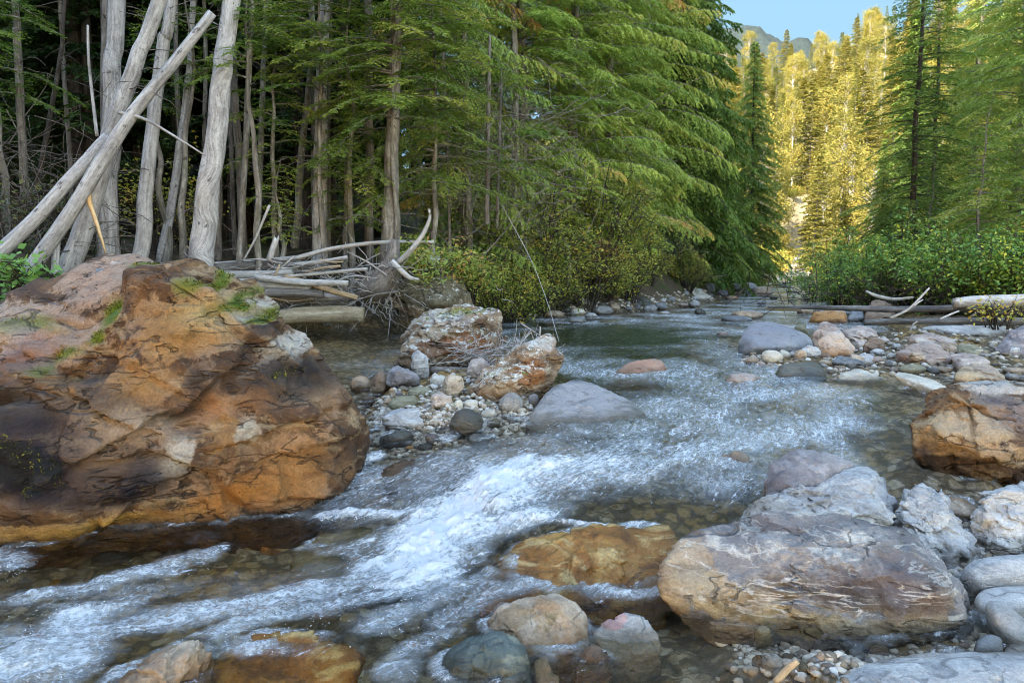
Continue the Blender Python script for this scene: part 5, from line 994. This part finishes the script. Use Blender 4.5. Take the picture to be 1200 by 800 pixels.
log('long thin dead whip hanging left of the upright pale grey trunk', [(103,30),(104,70),(108,110),(114,160)], 12.6, (2.5,4), B_PALE, name='dead_branch', cat='branch', seg=6, lump=.03)
log('thin pale branch slanting down right from the crossed trunks', [(140,132),(170,140),(205,160),(240,182)], 11.6, (5,2), B_PALE, name='dead_branch', cat='branch', seg=6, lump=.03)
log('low rotten log on the bank behind the left end of the huge rust boulder', [(-30,352),(20,350),(75,345)], 8.6, (14,12), B_LOGTAN)

# ---- log jam
J = (180, 240, 3.53)
log('big weathered grey log across the top of the log jam', C(J, [(50,268),(350,262),(660,254)]), 13.6, (13,14,12), B_GREY, seed=31, ragged=.6)
log('pale peeled pole lying along the back of the log jam', C(J, [(30,247),(120,242),(230,236)]), 13.2, (5,4), B_DRIFT)
log('long straight bleached pole lying across the front of the log jam', C(J, [(270,318),(560,295),(885,266)]), 12.95, (3,4), B_DRIFT)
log('smooth tan branch slanting down through the log jam', C(J, [(540,296),(640,325),(720,355),(845,386)]), 12.9, (5,7,6), B_TAN)
log('thick tan log resting at the waterline under the log jam', C(J, [(500,466),(640,452),(780,450),(872,456)]), 12.9, (17,20,17), B_LOGTAN, seed=33, lump=.08)
log('broken grey log in the middle of the log jam', C(J, [(320,352),(520,370),(785,386)]), 13.2, (10,11,9), B_DRIFT, ragged=1, seed=34)
log('dark half rotten log just above the waterline log', C(J, [(360,398),(560,402),(800,404)]), 13.25, (9,8), B_GREY, ragged=1, seed=35)
log('slender grey pole bridging from the log jam to the root wad', C(J, [(580,222),(740,182),(940,156),(1160,155)]), 13.4, (5,5,3.5), B_DRIFT, seed=36)
log('curved antler shaped white stick standing out of the root wad', C(J, [(1005,242),(1060,190),(1110,130),(1142,60),(1140,18)]), 12.7, (6,5,2.5), B_DRIFT, name='driftwood_stick', cat='stick', seed=37)
log('white broken root pointing right from the root wad', C(J, [(985,232),(1020,268),(1060,300),(1100,308)]), 12.6, (6,7,3), B_DRIFT, name='driftwood_stick', cat='stick', seed=38)
log('short broken upright stub standing on the log jam', C(J, [(478,232),(492,185),(508,142)]), 13.3, (7,6), B_DRIFT, name='snag', cat='snag', ragged=1.5, seed=39)
log('thin straight pole leaning up out of the log jam', C(J, [(372,228),(420,140),(480,0)]), 13.2, (2,3), B_DRIFT, name='driftwood_stick', cat='stick', seed=40)
log('stubby grey driftwood end at the left of the log jam', C(J, [(10,262),(60,272),(105,286)]), 12.9, (8,7), B_DRIFT, name='driftwood_stick', cat='stick', ragged=1, seed=41)
for q_, (pts, Y, w, m, lab) in enumerate([([(60,300),(300,290),(560,282)], 13.0, (9,10,8), B_DRIFT, 'bleached log stacked on the left front of the log jam'), ([(250,340),(420,332),(640,340)], 12.8, (8,9,7), B_DRIFT, 'bleached log below the long straight pole of the log jam'),
        ([(420,300),(620,318),(800,322)], 12.7, (7,8,6), B_DRIFT, 'pale log pointing at the root wad from the log jam'), ([(200,250),(400,238),(620,215)], 13.8, (6,7,5), B_DRIFT, 'pale log at the very back of the log jam'), ([(300,372),(500,362),(690,368)], 12.75, (9,10,9), B_GREY, 'grey log just above the thick tan waterline log'),
        ([(560,250),(700,236),(800,218)], 13.3, (5,5,4), B_DRIFT, 'short pale pole under the slender grey bridging pole')]):
    log(lab, C(J, pts), Y, w, m, seed=130 + q_, ragged=.7, lump=.07)
g = G(5)
for i in range(70):                            # loose bleached sticks of the jam
    cx, cy = g.uniform(180, 960), g.uniform(228, 420); a = g.normal(0, .38) + (math.pi if g.uniform() < .5 else 0); ln = g.uniform(60, 260); Y = g.uniform(12.75, 13.7)
    dx, dy = math.cos(a) * ln / 2, math.sin(a) * ln / 2 - 8; b = g.uniform(-14, 14)
    log('thin bleached stick tangled in the log jam', C(J, [(cx - dx, cy - dy), (cx + b * .3, cy + b), (cx + dx, cy + dy)]), (Y, Y - g.uniform(-.3, .3)), (g.uniform(1.2, 3.6), g.uniform(.6, 1.6)), [B_DRIFT, B_GREY, B_DRIFT, B_TAN][i % 4], name='driftwood_stick', cat='stick', group='bleached sticks in the log jam', seg=5, lump=.04, seed=i, n=8)
def tangle(label, name, ctr, ext, n, seed, mat, cat, r=.006, ln=(.2, .7)):
    g = G(seed); K = 6; t = np.linspace(0, 1, K)[None, :, None]
    p = ctr + g.normal(size=(n, 1, 3)) * np.array(ext) * .5; d = unit(g.normal(size=(n, 1, 3)) * np.array([1, .7, .7])); l = g.uniform(ln[0], ln[1], (n, 1, 1))
    P = p + d * l * (t - .5) + g.normal(size=(n, 1, 3)) * .25 * l * (t - .5) ** 2 + g.normal(size=(n, K, 3)) * .012
    V, Q, _ = tubes(P, r * g.uniform(.5, 1.6, (n, 1)) * np.linspace(1, .4, K)[None], 4)
    me = mesh_np(name, V - ctr, [Q], mat, {'along': V * 1.0}); o = link(name, me, ctr); o['label'] = label; o['category'] = cat; return o
# root wad: a core with roots splaying from it
def root_wad():
    c = at(450, 335, 13.0); g = G(8); r = empty('root_wad', c, 'tangled grey root wad of a fallen tree at the right end of the log jam', 'root wad')
    me = round_wood([np.array([-.35, .1, -.1]), np.array([-.05, 0, .05]), np.array([.12, -.05, .3]), np.array([.2, 0, .75])], [.20, .26, .18, .06], B_GREY, 'root_core', seed=3, lump=.25, ragged=1); link('root_core', me, parent=r)
    K = 9; t = np.linspace(0, 1, K)[:, None]; pl, rl = [], []
    for i in range(64):
        d = unit(np.array([g.normal() * .8 + .2, g.normal() * .5 - .3, g.normal() * .6 - .35])); l = g.uniform(.25, .95)
        pl.append(np.array([g.normal() * .18, g.normal() * .1, g.normal() * .2]) + d * l * t + g.normal(size=3) * .35 * l * t ** 2 + g.normal(size=(K, 3)) * .015); rl.append(np.linspace(1, .2, K) * g.choice([.006, .010, .016, .03], p=[.5, .3, .15, .05]))
    V, Q, _ = tubes(np.array(pl), np.array(rl), 5); link('fine_roots', mesh_np('fine_roots', V, [Q], B_DRIFT, {'along': V * 1.0}), parent=r)
root_wad()
o = tangle('mat of fine twigs packed between the logs of the jam', 'twig_litter', at(355, 345, 13.3), (2.2, .5, .55), 420, 3, B_DRIFT, 'twigs', .005, (.15, .6)); o['kind'] = 'stuff'
o = tangle('flood litter of bleached twigs caught between the two rust boulders', 'twig_litter', at(578, 414, 7.9), (.6, .25, .14), 100, 4, B_DRIFT, 'twigs', .005, (.2, .7)); o['kind'] = 'stuff'
log('grey driftwood slab lying behind the cobbles', C(K1, [(490,155),(590,158),(695,160)]), 7.9, (9,8), B_GREY, name='driftwood_slab', cat='driftwood', lump=.2, ragged=1)
log('thin arching stem bending over the green pool from the shrubs', [(588,240),(620,300),(640,350),(655,400)], (15, 9), (.8,.7), B_DRIFT, name='dead_branch', cat='branch', seg=5, lump=.02)
log('slanting pale pole in the shrubs above the root wad', [(545,320),(580,285),(613,244)], 14.5, (1.7,1.1), B_GREY, name='dead_branch', cat='branch', seg=6, lump=.03)
# ---- logs on the right bank
log('slender grey log spanning the bar, upper of two with its thin tip over the stream', [(900,360),(980,361),(1080,362),(1178,361)], (15.5, 12.6), (2,6,8,9), B_WETLOG, lump=.03, seed=51)
log('lower dark grey log spanning the bar above the bedrock slab', [(1012,378),(1100,377),(1230,377)], 12.4, (6,8,10), B_WETLOG, lump=.04, seed=52)
log('thick pale weathered log end at the right edge below the green bushes', [(1118,355),(1160,352),(1240,349)], 13.0, (11,13,15), B_DRIFT, lump=.08, seed=53)
log('dark log shaded under the pale log end at the right edge', [(1150,364),(1200,363),(1250,362)], 13.2, (12,14), B_WETLOG, lump=.08, seed=54)
log('pale branch slanting up across the upper log, longest of the three there', C(KS, [(205,262),(330,205),(400,140),(488,46)]), 12.3, (3,2.5,2), B_DRIFT, name='dead_branch', cat='branch', seg=6)
log('short forked twig beside the longest slanting branch on the logs', C(KS, [(370,178),(405,150),(440,130)]), 12.2, (2.5,1.5), B_DRIFT, name='dead_branch', cat='branch', seg=6)
log('pale stick propped between the two grey logs', C(KS, [(560,272),(630,240),(700,212)]), 12.3, (2.4,2), B_DRIFT, name='dead_branch', cat='branch', seg=6)
log('right hand pale stick lying between the two grey logs', C(KS, [(790,248),(830,228),(880,214)]), 12.3, (2.4,3), B_DRIFT, name='dead_branch', cat='branch', seg=6)
log('looped pale twig hanging from the lower grey log', C(KS, [(400,285),(370,310),(350,350),(348,392)]), 12.1, (2,2.2,1.5), B_DRIFT, name='dead_branch', cat='branch', seg=6)
log('dead grey branch lying on the bank under the green bushes', C(KS, [(30,70),(110,105),(230,125),(375,112)]), 16.5, (3,5,3), B_DRIFT, name='dead_branch', cat='branch', seg=6)
log('tan stick on the gravel beside the small white cobble at the front', C(FR_, [(290,800),(325,760),(360,730)]), 2.85, (9,7), B_TAN, name='driftwood_stick', cat='stick', seg=8)

# ------------------------------------------------------------------ living trees
# shaded hemlock boughs between the pale trunks
HEM = [conifer(G(100 + i), 13, 2.3, 110, base=.16, rise=.12, droop=.35, leafm=L_HEM, leaf=(.075, .028), leaf_sp=.05, tw_sp=.10, lens=([0, .15, .4, 1], [.3, .9, 1, .1]), bark=B_GREY) for i in range(3)]
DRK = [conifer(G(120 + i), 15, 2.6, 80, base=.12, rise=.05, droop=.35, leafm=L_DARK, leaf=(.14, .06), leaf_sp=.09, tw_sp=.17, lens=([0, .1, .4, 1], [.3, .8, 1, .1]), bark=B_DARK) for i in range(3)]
CED = [conifer(G(140 + i), 13, 2.2, 210, base=.02, rise=[.30, .15, .38, .22][i], droop=[.45, .30, .40, .35][i], leafm=L_CED, leaf=(.075, .024), leaf_sp=.048, tw_sp=.10, hang=[.9, .3, .7, .5][i], lens=([0, .1, .5, 1], [.75, 1, .85, .1]), tint=(.54, .15), bark=B_GREY) for i in range(4)]
SPR = [conifer(G(160 + i), 14, 2.5, 270, base=.02, rise=.10, droop=.45, leafm=L_HEM, leaf=(.13, .045), leaf_sp=.085, tw_sp=.13, hang=.6, tint=(.42, .14), bark=B_DARK) for i in range(3)]
OLI = [conifer(G(180 + i), 14, 2.4, 120, base=.08, rise=.12, droop=.35, leafm=L_OLIVEGOLD, leaf=(.16, .06), leaf_sp=.11, tw_sp=.18, hang=.25, bark=B_GREY) for i in range(3)]
GLD = [conifer(G(200 + i), 14 + i, 2.3 + .25 * i, 120, base=.06, rise=.22, droop=.25, top_pow=.6, leafm=L_GOLD, leaf=(.26, .13), leaf_sp=.16, tw_sp=.24, hang=.2, bark=B_GREY, trunk_r=.13) for i in range(4)]
def fluffy(g, h, w, ncl, nl):
    # slender broadleaf tree with an uneven crown of leaf clumps
    z = np.linspace(-.4, h, 12); P = np.c_[np.cumsum(g.normal(size=12)) * .07, np.cumsum(g.normal(size=12)) * .07, z]; P[:2, :2] = 0
    tm = round_wood(P, np.interp(z, [-.4, h], [.14, .02]), B_PALE, 'trunk', seg=8, n=24, seed=int(g.integers(90)), lump=.05)
    t = g.uniform(.14, 1, ncl); a = g.uniform(0, 6.3, ncl); r = w * np.sin(np.clip(t, 0, 1) ** .8 * 2.9) ** .7 * g.uniform(.3, 1.0, ncl)
    c = np.c_[np.cos(a) * r, np.sin(a) * r, t * h]; k = g.integers(ncl, size=nl); s_ = g.uniform(.25, .6, ncl)[k][:, None]
    p = c[k] + g.normal(size=(nl, 3)) * s_ * np.array([1, 1, .8]); d = unit(g.normal(size=(nl, 3)) + np.array([0, 0, -.3])); n_ = unit(np.cross(d, g.normal(size=(nl, 3))))
    V, Q = quads_leaf(p, d, n_, g.uniform(.14, .30, nl), g.uniform(.10, .2, nl)); ti = np.clip(g.normal(.5, .22, ncl)[k] + g.normal(size=nl) * .12, 0, 1)
    br = np.stack([np.c_[0 * r, 0 * r, c[:, 2] * .85], c * np.array([.5, .5, .95]), c], 1); tv, tq, _ = tubes(br, np.tile([.04, .025, .01], (ncl, 1)), 4)
    return tm, mesh_np('crown', np.vstack([tv, V]), [np.vstack([tq, Q + len(tv)])], [L_GOLD, B_PALE], {'tint': np.r_[np.zeros(len(tv)), np.repeat(ti, 4)], 'along': np.r_[tv, 0 * V]}, smooth=False, mat_idx=np.r_[np.ones(len(tq)), np.zeros(len(Q))])
FLU = [fluffy(G(220 + i), 11 + 1.5 * i, 1.5 + .3 * i, 90, 7000) for i in range(4)]
def hemlock_bough_tree(label, px, Y, z_lo, z_hi, rad, nb, seed, az=None, mat=L_HEM, tint=(.5, .15), leaf=(.06, .022), group=None):
    g = G(seed); b = gz(px, Y); h = z_hi - b[2]
    m = conifer(g, h, rad, nb, base=(z_lo - b[2]) / h, rise=.10, droop=.35, leafm=mat, leaf=leaf, leaf_sp=.042, tw_sp=.085, lens=([0, .3, .8, 1], [1, 1, .8, .4]), bark=B_MOTTLE, tint=tint, trunk_r=.07, az_bias=az)
    return tree('hemlock', m, b, label, 'hemlock', group)
def zrow(py, Y): return H + (HOR - py) / F * Y
hemlock_bough_tree('dark green hemlock boughs at the left edge above the brambles', 22, 13.4, zrow(150, 13.4), zrow(-40, 13.4), 1.5, 34, 301, az=-1.0, tint=(.35, .12))
hemlock_bough_tree('hemlock with low green boughs just left of the thick silver trunk', 226, 13.6, zrow(115, 13.6), zrow(-30, 13.6), .9, 16, 302, az=-1.2)
hemlock_bough_tree('hemlock boughs hanging right of the thick silver trunk', 310, 13.4, zrow(105, 13.4), zrow(-60, 13.4), 1.1, 26, 303, az=-1.4)
hemlock_bough_tree('olive green hemlock boughs over the twin grey trunks', 385, 14.2, zrow(120, 14.2), zrow(-80, 14.2), 1.5, 40, 304, az=-1.5, tint=(.62, .16))
hemlock_bough_tree('bushy hemlock boughs around the scaly trunk behind the root wad', 462, 13.8, zrow(150, 13.8), zrow(-90, 13.8), 1.7, 60, 305, az=-1.5, tint=(.6, .17))
hemlock_bough_tree('leggy yellow green hemlock right of the scaly trunk', 515, 15.0, zrow(225, 15), zrow(-90, 15), 1.9, 70, 306, az=-1.6, tint=(.72, .16))
hemlock_bough_tree('small bright hemlock sapling before the twin grey trunks', 330, 14.0, zrow(280, 14), zrow(185, 14), .55, 30, 307, tint=(.75, .12))
hemlock_bough_tree('low dark hemlock sapling between the spotted trunk and the scaly trunk', 405, 14.8, zrow(270, 14.8), zrow(160, 14.8), .9, 36, 308, tint=(.45, .12))
hemlock_bough_tree('fresh green hemlock boughs between the mottled and the spotted trunks', 322, 14.4, zrow(190, 14.4), zrow(20, 14.4), 1.0, 30, 311, az=-1.5, tint=(.62, .15))
hemlock_bough_tree('light green hemlock boughs just right of the twin grey trunks', 412, 14.5, zrow(210, 14.5), zrow(-30, 14.5), 1.25, 44, 312, az=-1.5, tint=(.68, .15))
hemlock_bough_tree('wispy hemlock boughs between the leaning pale trunk and the slim crooked one', 196, 13.9, zrow(150, 13.9), zrow(20, 13.9), .8, 16, 313, az=-1.5, tint=(.55, .15))
# wall of cedars along the pool
for i, (px, Y, s, rz, lab) in enumerate([(545,17.6,1.0,0.3,'drooping yellow green cedar left of centre with bare twigs showing'),(610,19.0,1.05,1.9,'broad drooping cedar in the middle of the left bank wall'),(665,20.6,1.1,3.2,'tall drooping cedar with rusty sprays right of the broad one'),
        (715,22.5,1.1,4.4,'cedar with bright hanging sprays above the yellow leaved shrubs'),(755,25,1.2,5.3,'dense green cedar leaning out over the far pool'),(580,20.5,1.3,.9,'cedar top rising behind the broad drooping cedar'),(690,25,1.3,2.5,'darker cedar behind the rusty sprayed cedar')]):
    tree('cedar', CED[i % 4], gz(px, Y), lab, 'cedar', 'cedars along the left bank', rz, s)
for px, Y, s, k, lab in [(800,27.5,1.25,0,'tall dark spruce at the right end of the left bank wall'),(812,30,1.05,1,'drooping grey green spruce beside the sky gap'),(770,30,1.4,2,'tall dark spruce behind the leaning cedar'),
        (876,38,.86,0,'dark cone shaped spruce standing alone at the stream bend'),(850,37,.55,1,'short spruce left of the cone shaped spruce')]:
    tree('spruce', SPR[k], gz(px, Y), lab, 'spruce', 'dark spruces at the bend', px, s)
# deep shade behind the pale trunks
g = G(77)
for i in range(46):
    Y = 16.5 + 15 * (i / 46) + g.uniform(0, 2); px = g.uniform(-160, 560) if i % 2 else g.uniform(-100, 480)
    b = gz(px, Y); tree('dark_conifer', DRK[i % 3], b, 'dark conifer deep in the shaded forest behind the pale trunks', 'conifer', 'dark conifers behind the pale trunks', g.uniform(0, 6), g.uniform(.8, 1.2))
for i in range(17):
    Y = g.uniform(15.2, 20); px = g.uniform(-20, 600); b = gz(px, Y); zt = b + np.array([g.normal() * .4, 0, 9.]); w = g.uniform(.03, .10)
    r = empty('thin_trunk', b, 'thin bare trunk in the gloom behind the pale trunks', 'trunk', 'thin trunks in the gloom')
    P = np.array([[0, 0, -.3], (zt - b) * .5 + np.array([g.normal() * .1, 0, 0]), zt - b]); link('trunk', round_wood(P, [w, w * .85, w * .6], [B_GREY, B_MOTTLE, B_DARK][i % 3], 'trunk', seg=8, n=24, seed=i), parent=r)
    limbs_on(r, P + b, b, 9, 900 + i, .4, 1.5, B_GREY, lo=.1, hi=.9, r0=.008)
# right bank
tree('spruce', conifer(G(401), 14.5, 2.5, 170, base=.10, rise=.10, droop=.30, leafm=L_HEM, leaf=(.10, .035), leaf_sp=.075, tw_sp=.15, tint=(.6, .15), bark=B_DARK, trunk_r=.11), gz(1064, 24), 'tall spruce with gappy dark branches on the right bank', 'spruce')
tree('spruce', conifer(G(402), 15, 2.3, 170, base=.10, rise=.10, droop=.30, leafm=L_HEM, leaf=(.10, .035), leaf_sp=.075, tw_sp=.15, tint=(.45, .15), bark=B_DARK, trunk_r=.11), gz(1092, 29), 'second tall spruce close behind the gappy one', 'spruce')
tree('cedar', CED[1], gz(1215, 19.5), 'big cedar with yellow green sprays at the upper right edge', 'cedar', None, 1.0, 1.05)
tree('cedar', CED[2], gz(1180, 25), 'cedar behind the hemlock sapling near the right edge', 'cedar', None, 2.0, 1.1)
tree('cedar', CED[3], gz(1130, 31), 'sunlit topped cedar right of the tall gappy spruce', 'cedar', None, 3.0, 1.15)
tree('hemlock', conifer(G(405), 5.3, 1.75, 75, base=.06, rise=.15, droop=.33, leafm=L_HEM, leaf=(.07, .026), leaf_sp=.05, tw_sp=.09, tint=(.78, .13), trunk_r=.05), gz(1150, 18), 'bright green young hemlock with layered boughs above the bushes', 'hemlock')
tree('hemlock', conifer(G(406), 4.2, 1.4, 60, base=.06, rise=.15, droop=.33, leafm=L_HEM, leaf=(.07, .026), leaf_sp=.05, tw_sp=.09, tint=(.3, .1), trunk_r=.05), gz(1090, 21.5), 'small dark hemlock between the gappy spruce and the bushes', 'hemlock')
tree('spruce', SPR[1], gz(1062, 40), 'spruce close behind the gappy spruce trunk', 'spruce', None, 1, 1.0)
tree('spruce', SPR[0], gz(1030, 36), 'short dark spruce at the left foot of the gappy spruce', 'spruce', None, 2, .5)
# shrubs
BR = [shrub(G(500 + i), 1.3, 1.0, 2.1, 46, 3800, L_BROAD, (.095, .055), tint=(.62, .22)) for i in range(3)]
for px, Y, s, k, lab in [(985,20,.92,0,'leafy green shrub at the left end of the right bank thicket'),(1025,18.5,.95,1,'bright green shrub with yellowing leaves over the reddish boulder'),(1065,18.5,1.1,2,'tall leafy green shrub in the middle of the right bank thicket'),
        (1105,17,1.0,0,'broad green shrub above the pale weathered log end'),(1150,16.5,1.0,1,'shrub with big green leaves right of the broad one'),(1200,16,1.05,2,'shrub at the right edge behind the pale log'),(1275,15.5,1.1,0,'shrub on the right bank past the pale log'),(1360,14.5,1.2,1,'broad shrub further along the right bank'),(1460,13.5,1.2,2,'shrub at the far end of the right bank thicket'),(960,24,1.0,2,'small shrub at the foot of the sunlit gully'),(1010,23,1.2,1,'taller green shrub behind the thicket')]:
    bush('shrub', BR[k], gz(px, Y), lab, 'shrub', 'green shrubs on the right bank', px * .7, s)
bush('shrub', shrub(G(510), .45, .3, .4, 14, 260, L_YEL, (.07, .04), tint=(.85, .15)), at(1168, 375, 12.2), 'yellow leaved sprig hanging between the logs at the right edge', 'shrub')
YL = [shrub(G(520 + i), 1.25, .9, 1.9, 46, 5200, L_YEL, (.06, .034), tint=(.5, .22), arch=.6) for i in range(3)]
for px, Y, s, k, lab in [(590,15.2,1.0,0,'yellow green shrub with arching twigs over the moss capped boulder'),(640,16.9,1.15,1,'golden leaved shrub at the pool edge below the broad cedar'),(685,18.0,1.2,2,'yellowish shrub beside the russet one on the far pool bank'),
        (735,19.6,1.2,0,'fine leaved olive shrub leaning over the far pool'),(620,17.6,1.7,2,'tall shrub sprinkled with yellow leaves against the cedars'),(700,19.6,1.6,1,'upright shrub with yellow leaf flecks among the cedar sprays')]:
    bush('shrub', YL[k], gz(px, Y), lab, 'shrub', 'yellow green shrubs on the left bank', px * .9, s)
bush('shrub', shrub(G(530), .8, .6, 1.2, 30, 1800, L_RED, (.06, .035)), gz(693, 18.2) + np.array([0, 0, .5]), 'russet leaved shrub among the yellow green shrubs', 'shrub')
GR = shrub(G(531), 1.3, 1.0, 1.9, 40, 4600, L_GREYG, (.07, .035))
bush('shrub', GR, gz(775, 24.5), 'grey green shrub at the right end of the left bank', 'shrub', None, 1, 1.1)
bush('shrub', GR, gz(748, 22.0), 'grey green shrub left of the other one by the far pool', 'shrub', None, 3, .8)
for j, (px, Y, s, k, rz) in enumerate([(612,16.9,.55,0,1),(660,17.6,.6,1,2),(708,18.8,.6,2,3),(760,21.5,.65,0,4),(805,24.5,.8,1,5),(570,15.6,.6,2,.5)]):
    bush('shrub', YL[k], gz(px, Y), ['low yellow green shrub at the pool bank behind the leaning rust boulder','low golden shrub on the pool bank below the tall shrub','low shrub beside the russet one at the far pool bank','small olive shrub at the far end of the pool','shrub at the water under the tall dark spruce','low shrub behind the moss capped boulder'][j], 'shrub', 'yellow green shrubs on the left bank', rz, s)
SUNS = shrub(G(540), 1.4, 1.1, 1.6, 40, 2600, L_YEL, (.14, .08), tint=(.75, .2))
gs = G(541)
for j in range(34):
    Y = gs.uniform(56, 100); px = 938 + (gs.uniform(14, 60) if j % 2 else -gs.uniform(12, 50)) * 60 / Y
    bush('shrub', SUNS, gz(px, Y), 'golden sunlit shrub beside the pale gully', 'shrub', 'golden shrubs beside the gully', j, gs.uniform(.6, 1.4))
MS = shrub(G(532), .7, .5, .95, 40, 3600, L_CED, (.10, .03), tint=(.75, .15), arch=.8)
bush('fern_clump', MS, at(510, 338, 13.3), 'drooping yellow green cedar seedling clump on the mossy bank boulder', 'shrub')
bush('fern_clump', MS, at(545, 350, 13.6), 'feathery green clump right of the mossy bank boulder', 'shrub', None, 2, .9)
BL = shrub(G(533), .8, .5, 1.6, 26, 420, L_GREYG, (.10, .06), tint=(.8, .2))
for px, Y, s, lab in [(68,13.0,1.0,'thin understory shrub with pale leaves at the far left'),(95,13.6,.9,'pale leaved understory shrub left of the forked trunk'),(15,12.6,.9,'straggly shrub at the left edge below the hemlock boughs')]:
    bush('understory_shrub', BL, gz(px, Y), lab, 'shrub', 'understory shrubs at the left', px, s)
YS = shrub(G(534), .8, .5, 2.6, 26, 900, L_YEL, (.09, .055), tint=(.72, .12))
bush('sapling', YS, gz(192, 14.6), 'yellow leaved sapling glowing behind the leaning pale trunk', 'sapling'); bush('sapling', YS, gz(222, 15.4), 'second yellow leaved sapling behind the slim crooked trunk', 'sapling', None, 2, .8)
bush('leafy_plant', shrub(G(535), .42, .3, .45, 16, 330, L_BROAD, (.10, .075), tint=(.55, .1)), at(14, 340, 8.0), 'bright broad leaved plant at the left edge behind the huge rust boulder', 'plant')
o = tangle('brambles and dry stems on the shaded bank at the far left', 'bramble_thicket', at(30, 230, 12.6), (1.6, .6, 1.4), 170, 12, B_GREY, 'brambles', .006, (.5, 1.6)); o['kind'] = 'stuff'
o = tangle('dead twigs filling the shade under the cedar wall', 'dead_brush', at(570, 190, 15.9), (2.6, .8, 2.4), 420, 13, B_MOTTLE, 'dead twigs', .006, (.5, 1.8)); o['kind'] = 'stuff'
o = tangle('dead twigs under the shrubs along the right bank', 'dead_brush', at(1080, 345, 17.0), (4.5, .8, .5), 260, 14, B_DARK, 'dead twigs', .008, (.4, 1.3)); o['kind'] = 'stuff'
# ------------------------------------------------------------------ sunlit forest on the far valley side
g = G(900); far = []
for i in range(2400):
    px, Y = g.uniform(800, 1330), g.uniform(62, 205)
    x = (px - 600) / F * Y
    if abs(px - (938 + (Y - 62) * .02)) < 10 * 62 / Y and Y < 92: continue
    if any((x - a) ** 2 + (Y - b) ** 2 < (2.3 + .012 * Y) ** 2 for a, b in far): continue
    far.append((x, Y))
    if len(far) >= 285: break
far.sort(key=lambda q: q[1])
zs = terrain(np.array(far))
for i, ((x, y), z) in enumerate(zip(far, zs)):
    kind = 'birch' if g.uniform() < .52 else 'larch' if g.uniform() < .55 else 'conifer'; s = g.uniform(.55, 1.12) * .88
    lab, gr, ms = {'birch': ('pale golden leafy birch on the sunlit far valley side', 'golden birches on the far valley side', FLU), 'larch': ('golden needled larch on the sunlit far valley side', 'golden larches on the far valley side', GLD),
                   'conifer': ('olive green conifer among the golden trees on the far valley side', 'olive conifers on the far valley side', OLI)}[kind]
    o = tree(kind, ms[int(g.integers(len(ms)))], (x, y, z), lab, kind, gr, g.uniform(0, 6), (s * g.uniform(.85, 1.3), s * g.uniform(.85, 1.3), s)); o.rotation_euler.x = g.normal() * .03; o.rotation_euler.y = g.normal() * .03
# wooded mountain beyond, the blue of distant haze painted into its forest colour
def mountain():
    nx, ny = 90, 40; u, v = np.meshgrid(np.linspace(0, 1, nx), np.linspace(0, 1, ny), indexing='ij')
    x = 60 + 700 * u; y = 820 + 500 * v; z = -10 + (410 - 100 * u) * sstep(0, .75, v) ; p = np.stack([x, y, z], -1).reshape(-1, 3); p[:, 2] += 22 * fbm(p * .012, 5, 3) + 8 * fbm(p * .08, 2, 6)
    i = np.arange(nx * ny).reshape(nx, ny); t = NT('hazed_mountain_forest'); o = t.obj()
    c = t.ramp(t.noise(o, .09, 8, .8), [(.35, (.012, .026, .026)), (.65, (.035, .055, .052))])
    m = link('mountain', mesh_np('mountain', p, [np.stack([i[:-1, :-1], i[1:, :-1], i[1:, 1:], i[:-1, 1:]], -1).reshape(-1, 4)], t.surf(t.princ(c, .9, t.bump(t.noise(o, .25, 6, .7), 1, 6))))); m['kind'] = 'structure'
mountain()

# ------------------------------------------------------------------ wording of the cobbles: colour, form, and the nearest landmark
def name_cobbles():
    todo = []
    for o, px, py, sz, col, shp, k in PEB:
        sw = 'tiny' if sz < .09 else 'small' if sz < .22 else 'medium' if sz < .45 else 'large'
        lm = min(LAND, key=lambda l: math.hypot(l[1] - px, (l[2] - py) * 1.5)); dx, dy = px - lm[1], py - lm[2]
        rel = ('in front of' if dy > 0 else 'behind') if abs(dy) > abs(dx) * .55 else ('left of' if dx < 0 else 'right of')
        if py < 352: rel, lm = 'on the far reach beyond', ('slender grey log',) if px > 860 else ('pale shaggy boulder',)
        todo.append([o, px, f'{sw} {shp} {"grey" if col == "pale" else col} cobble', rel, lm[0]])
    by = {}
    for t in todo: by.setdefault((t[2], t[3], t[4]), []).append(t)
    OR = ['leftmost', 'second from left', 'third from left', 'fourth from left', 'fifth from left', 'sixth from left', 'seventh from left', 'eighth from left']
    for (a, r, l), ts in by.items():
        ts.sort(key=lambda t: t[1])
        for i, t in enumerate(ts):
            tag(t[0], f'{a} {r} the {l}' + ('' if len(ts) == 1 else f', {OR[min(i, 7)] if i < len(ts) - 1 or len(ts) > 8 else "rightmost"}'), 'cobble', 'cobbles on the bars and shores')
name_cobbles()
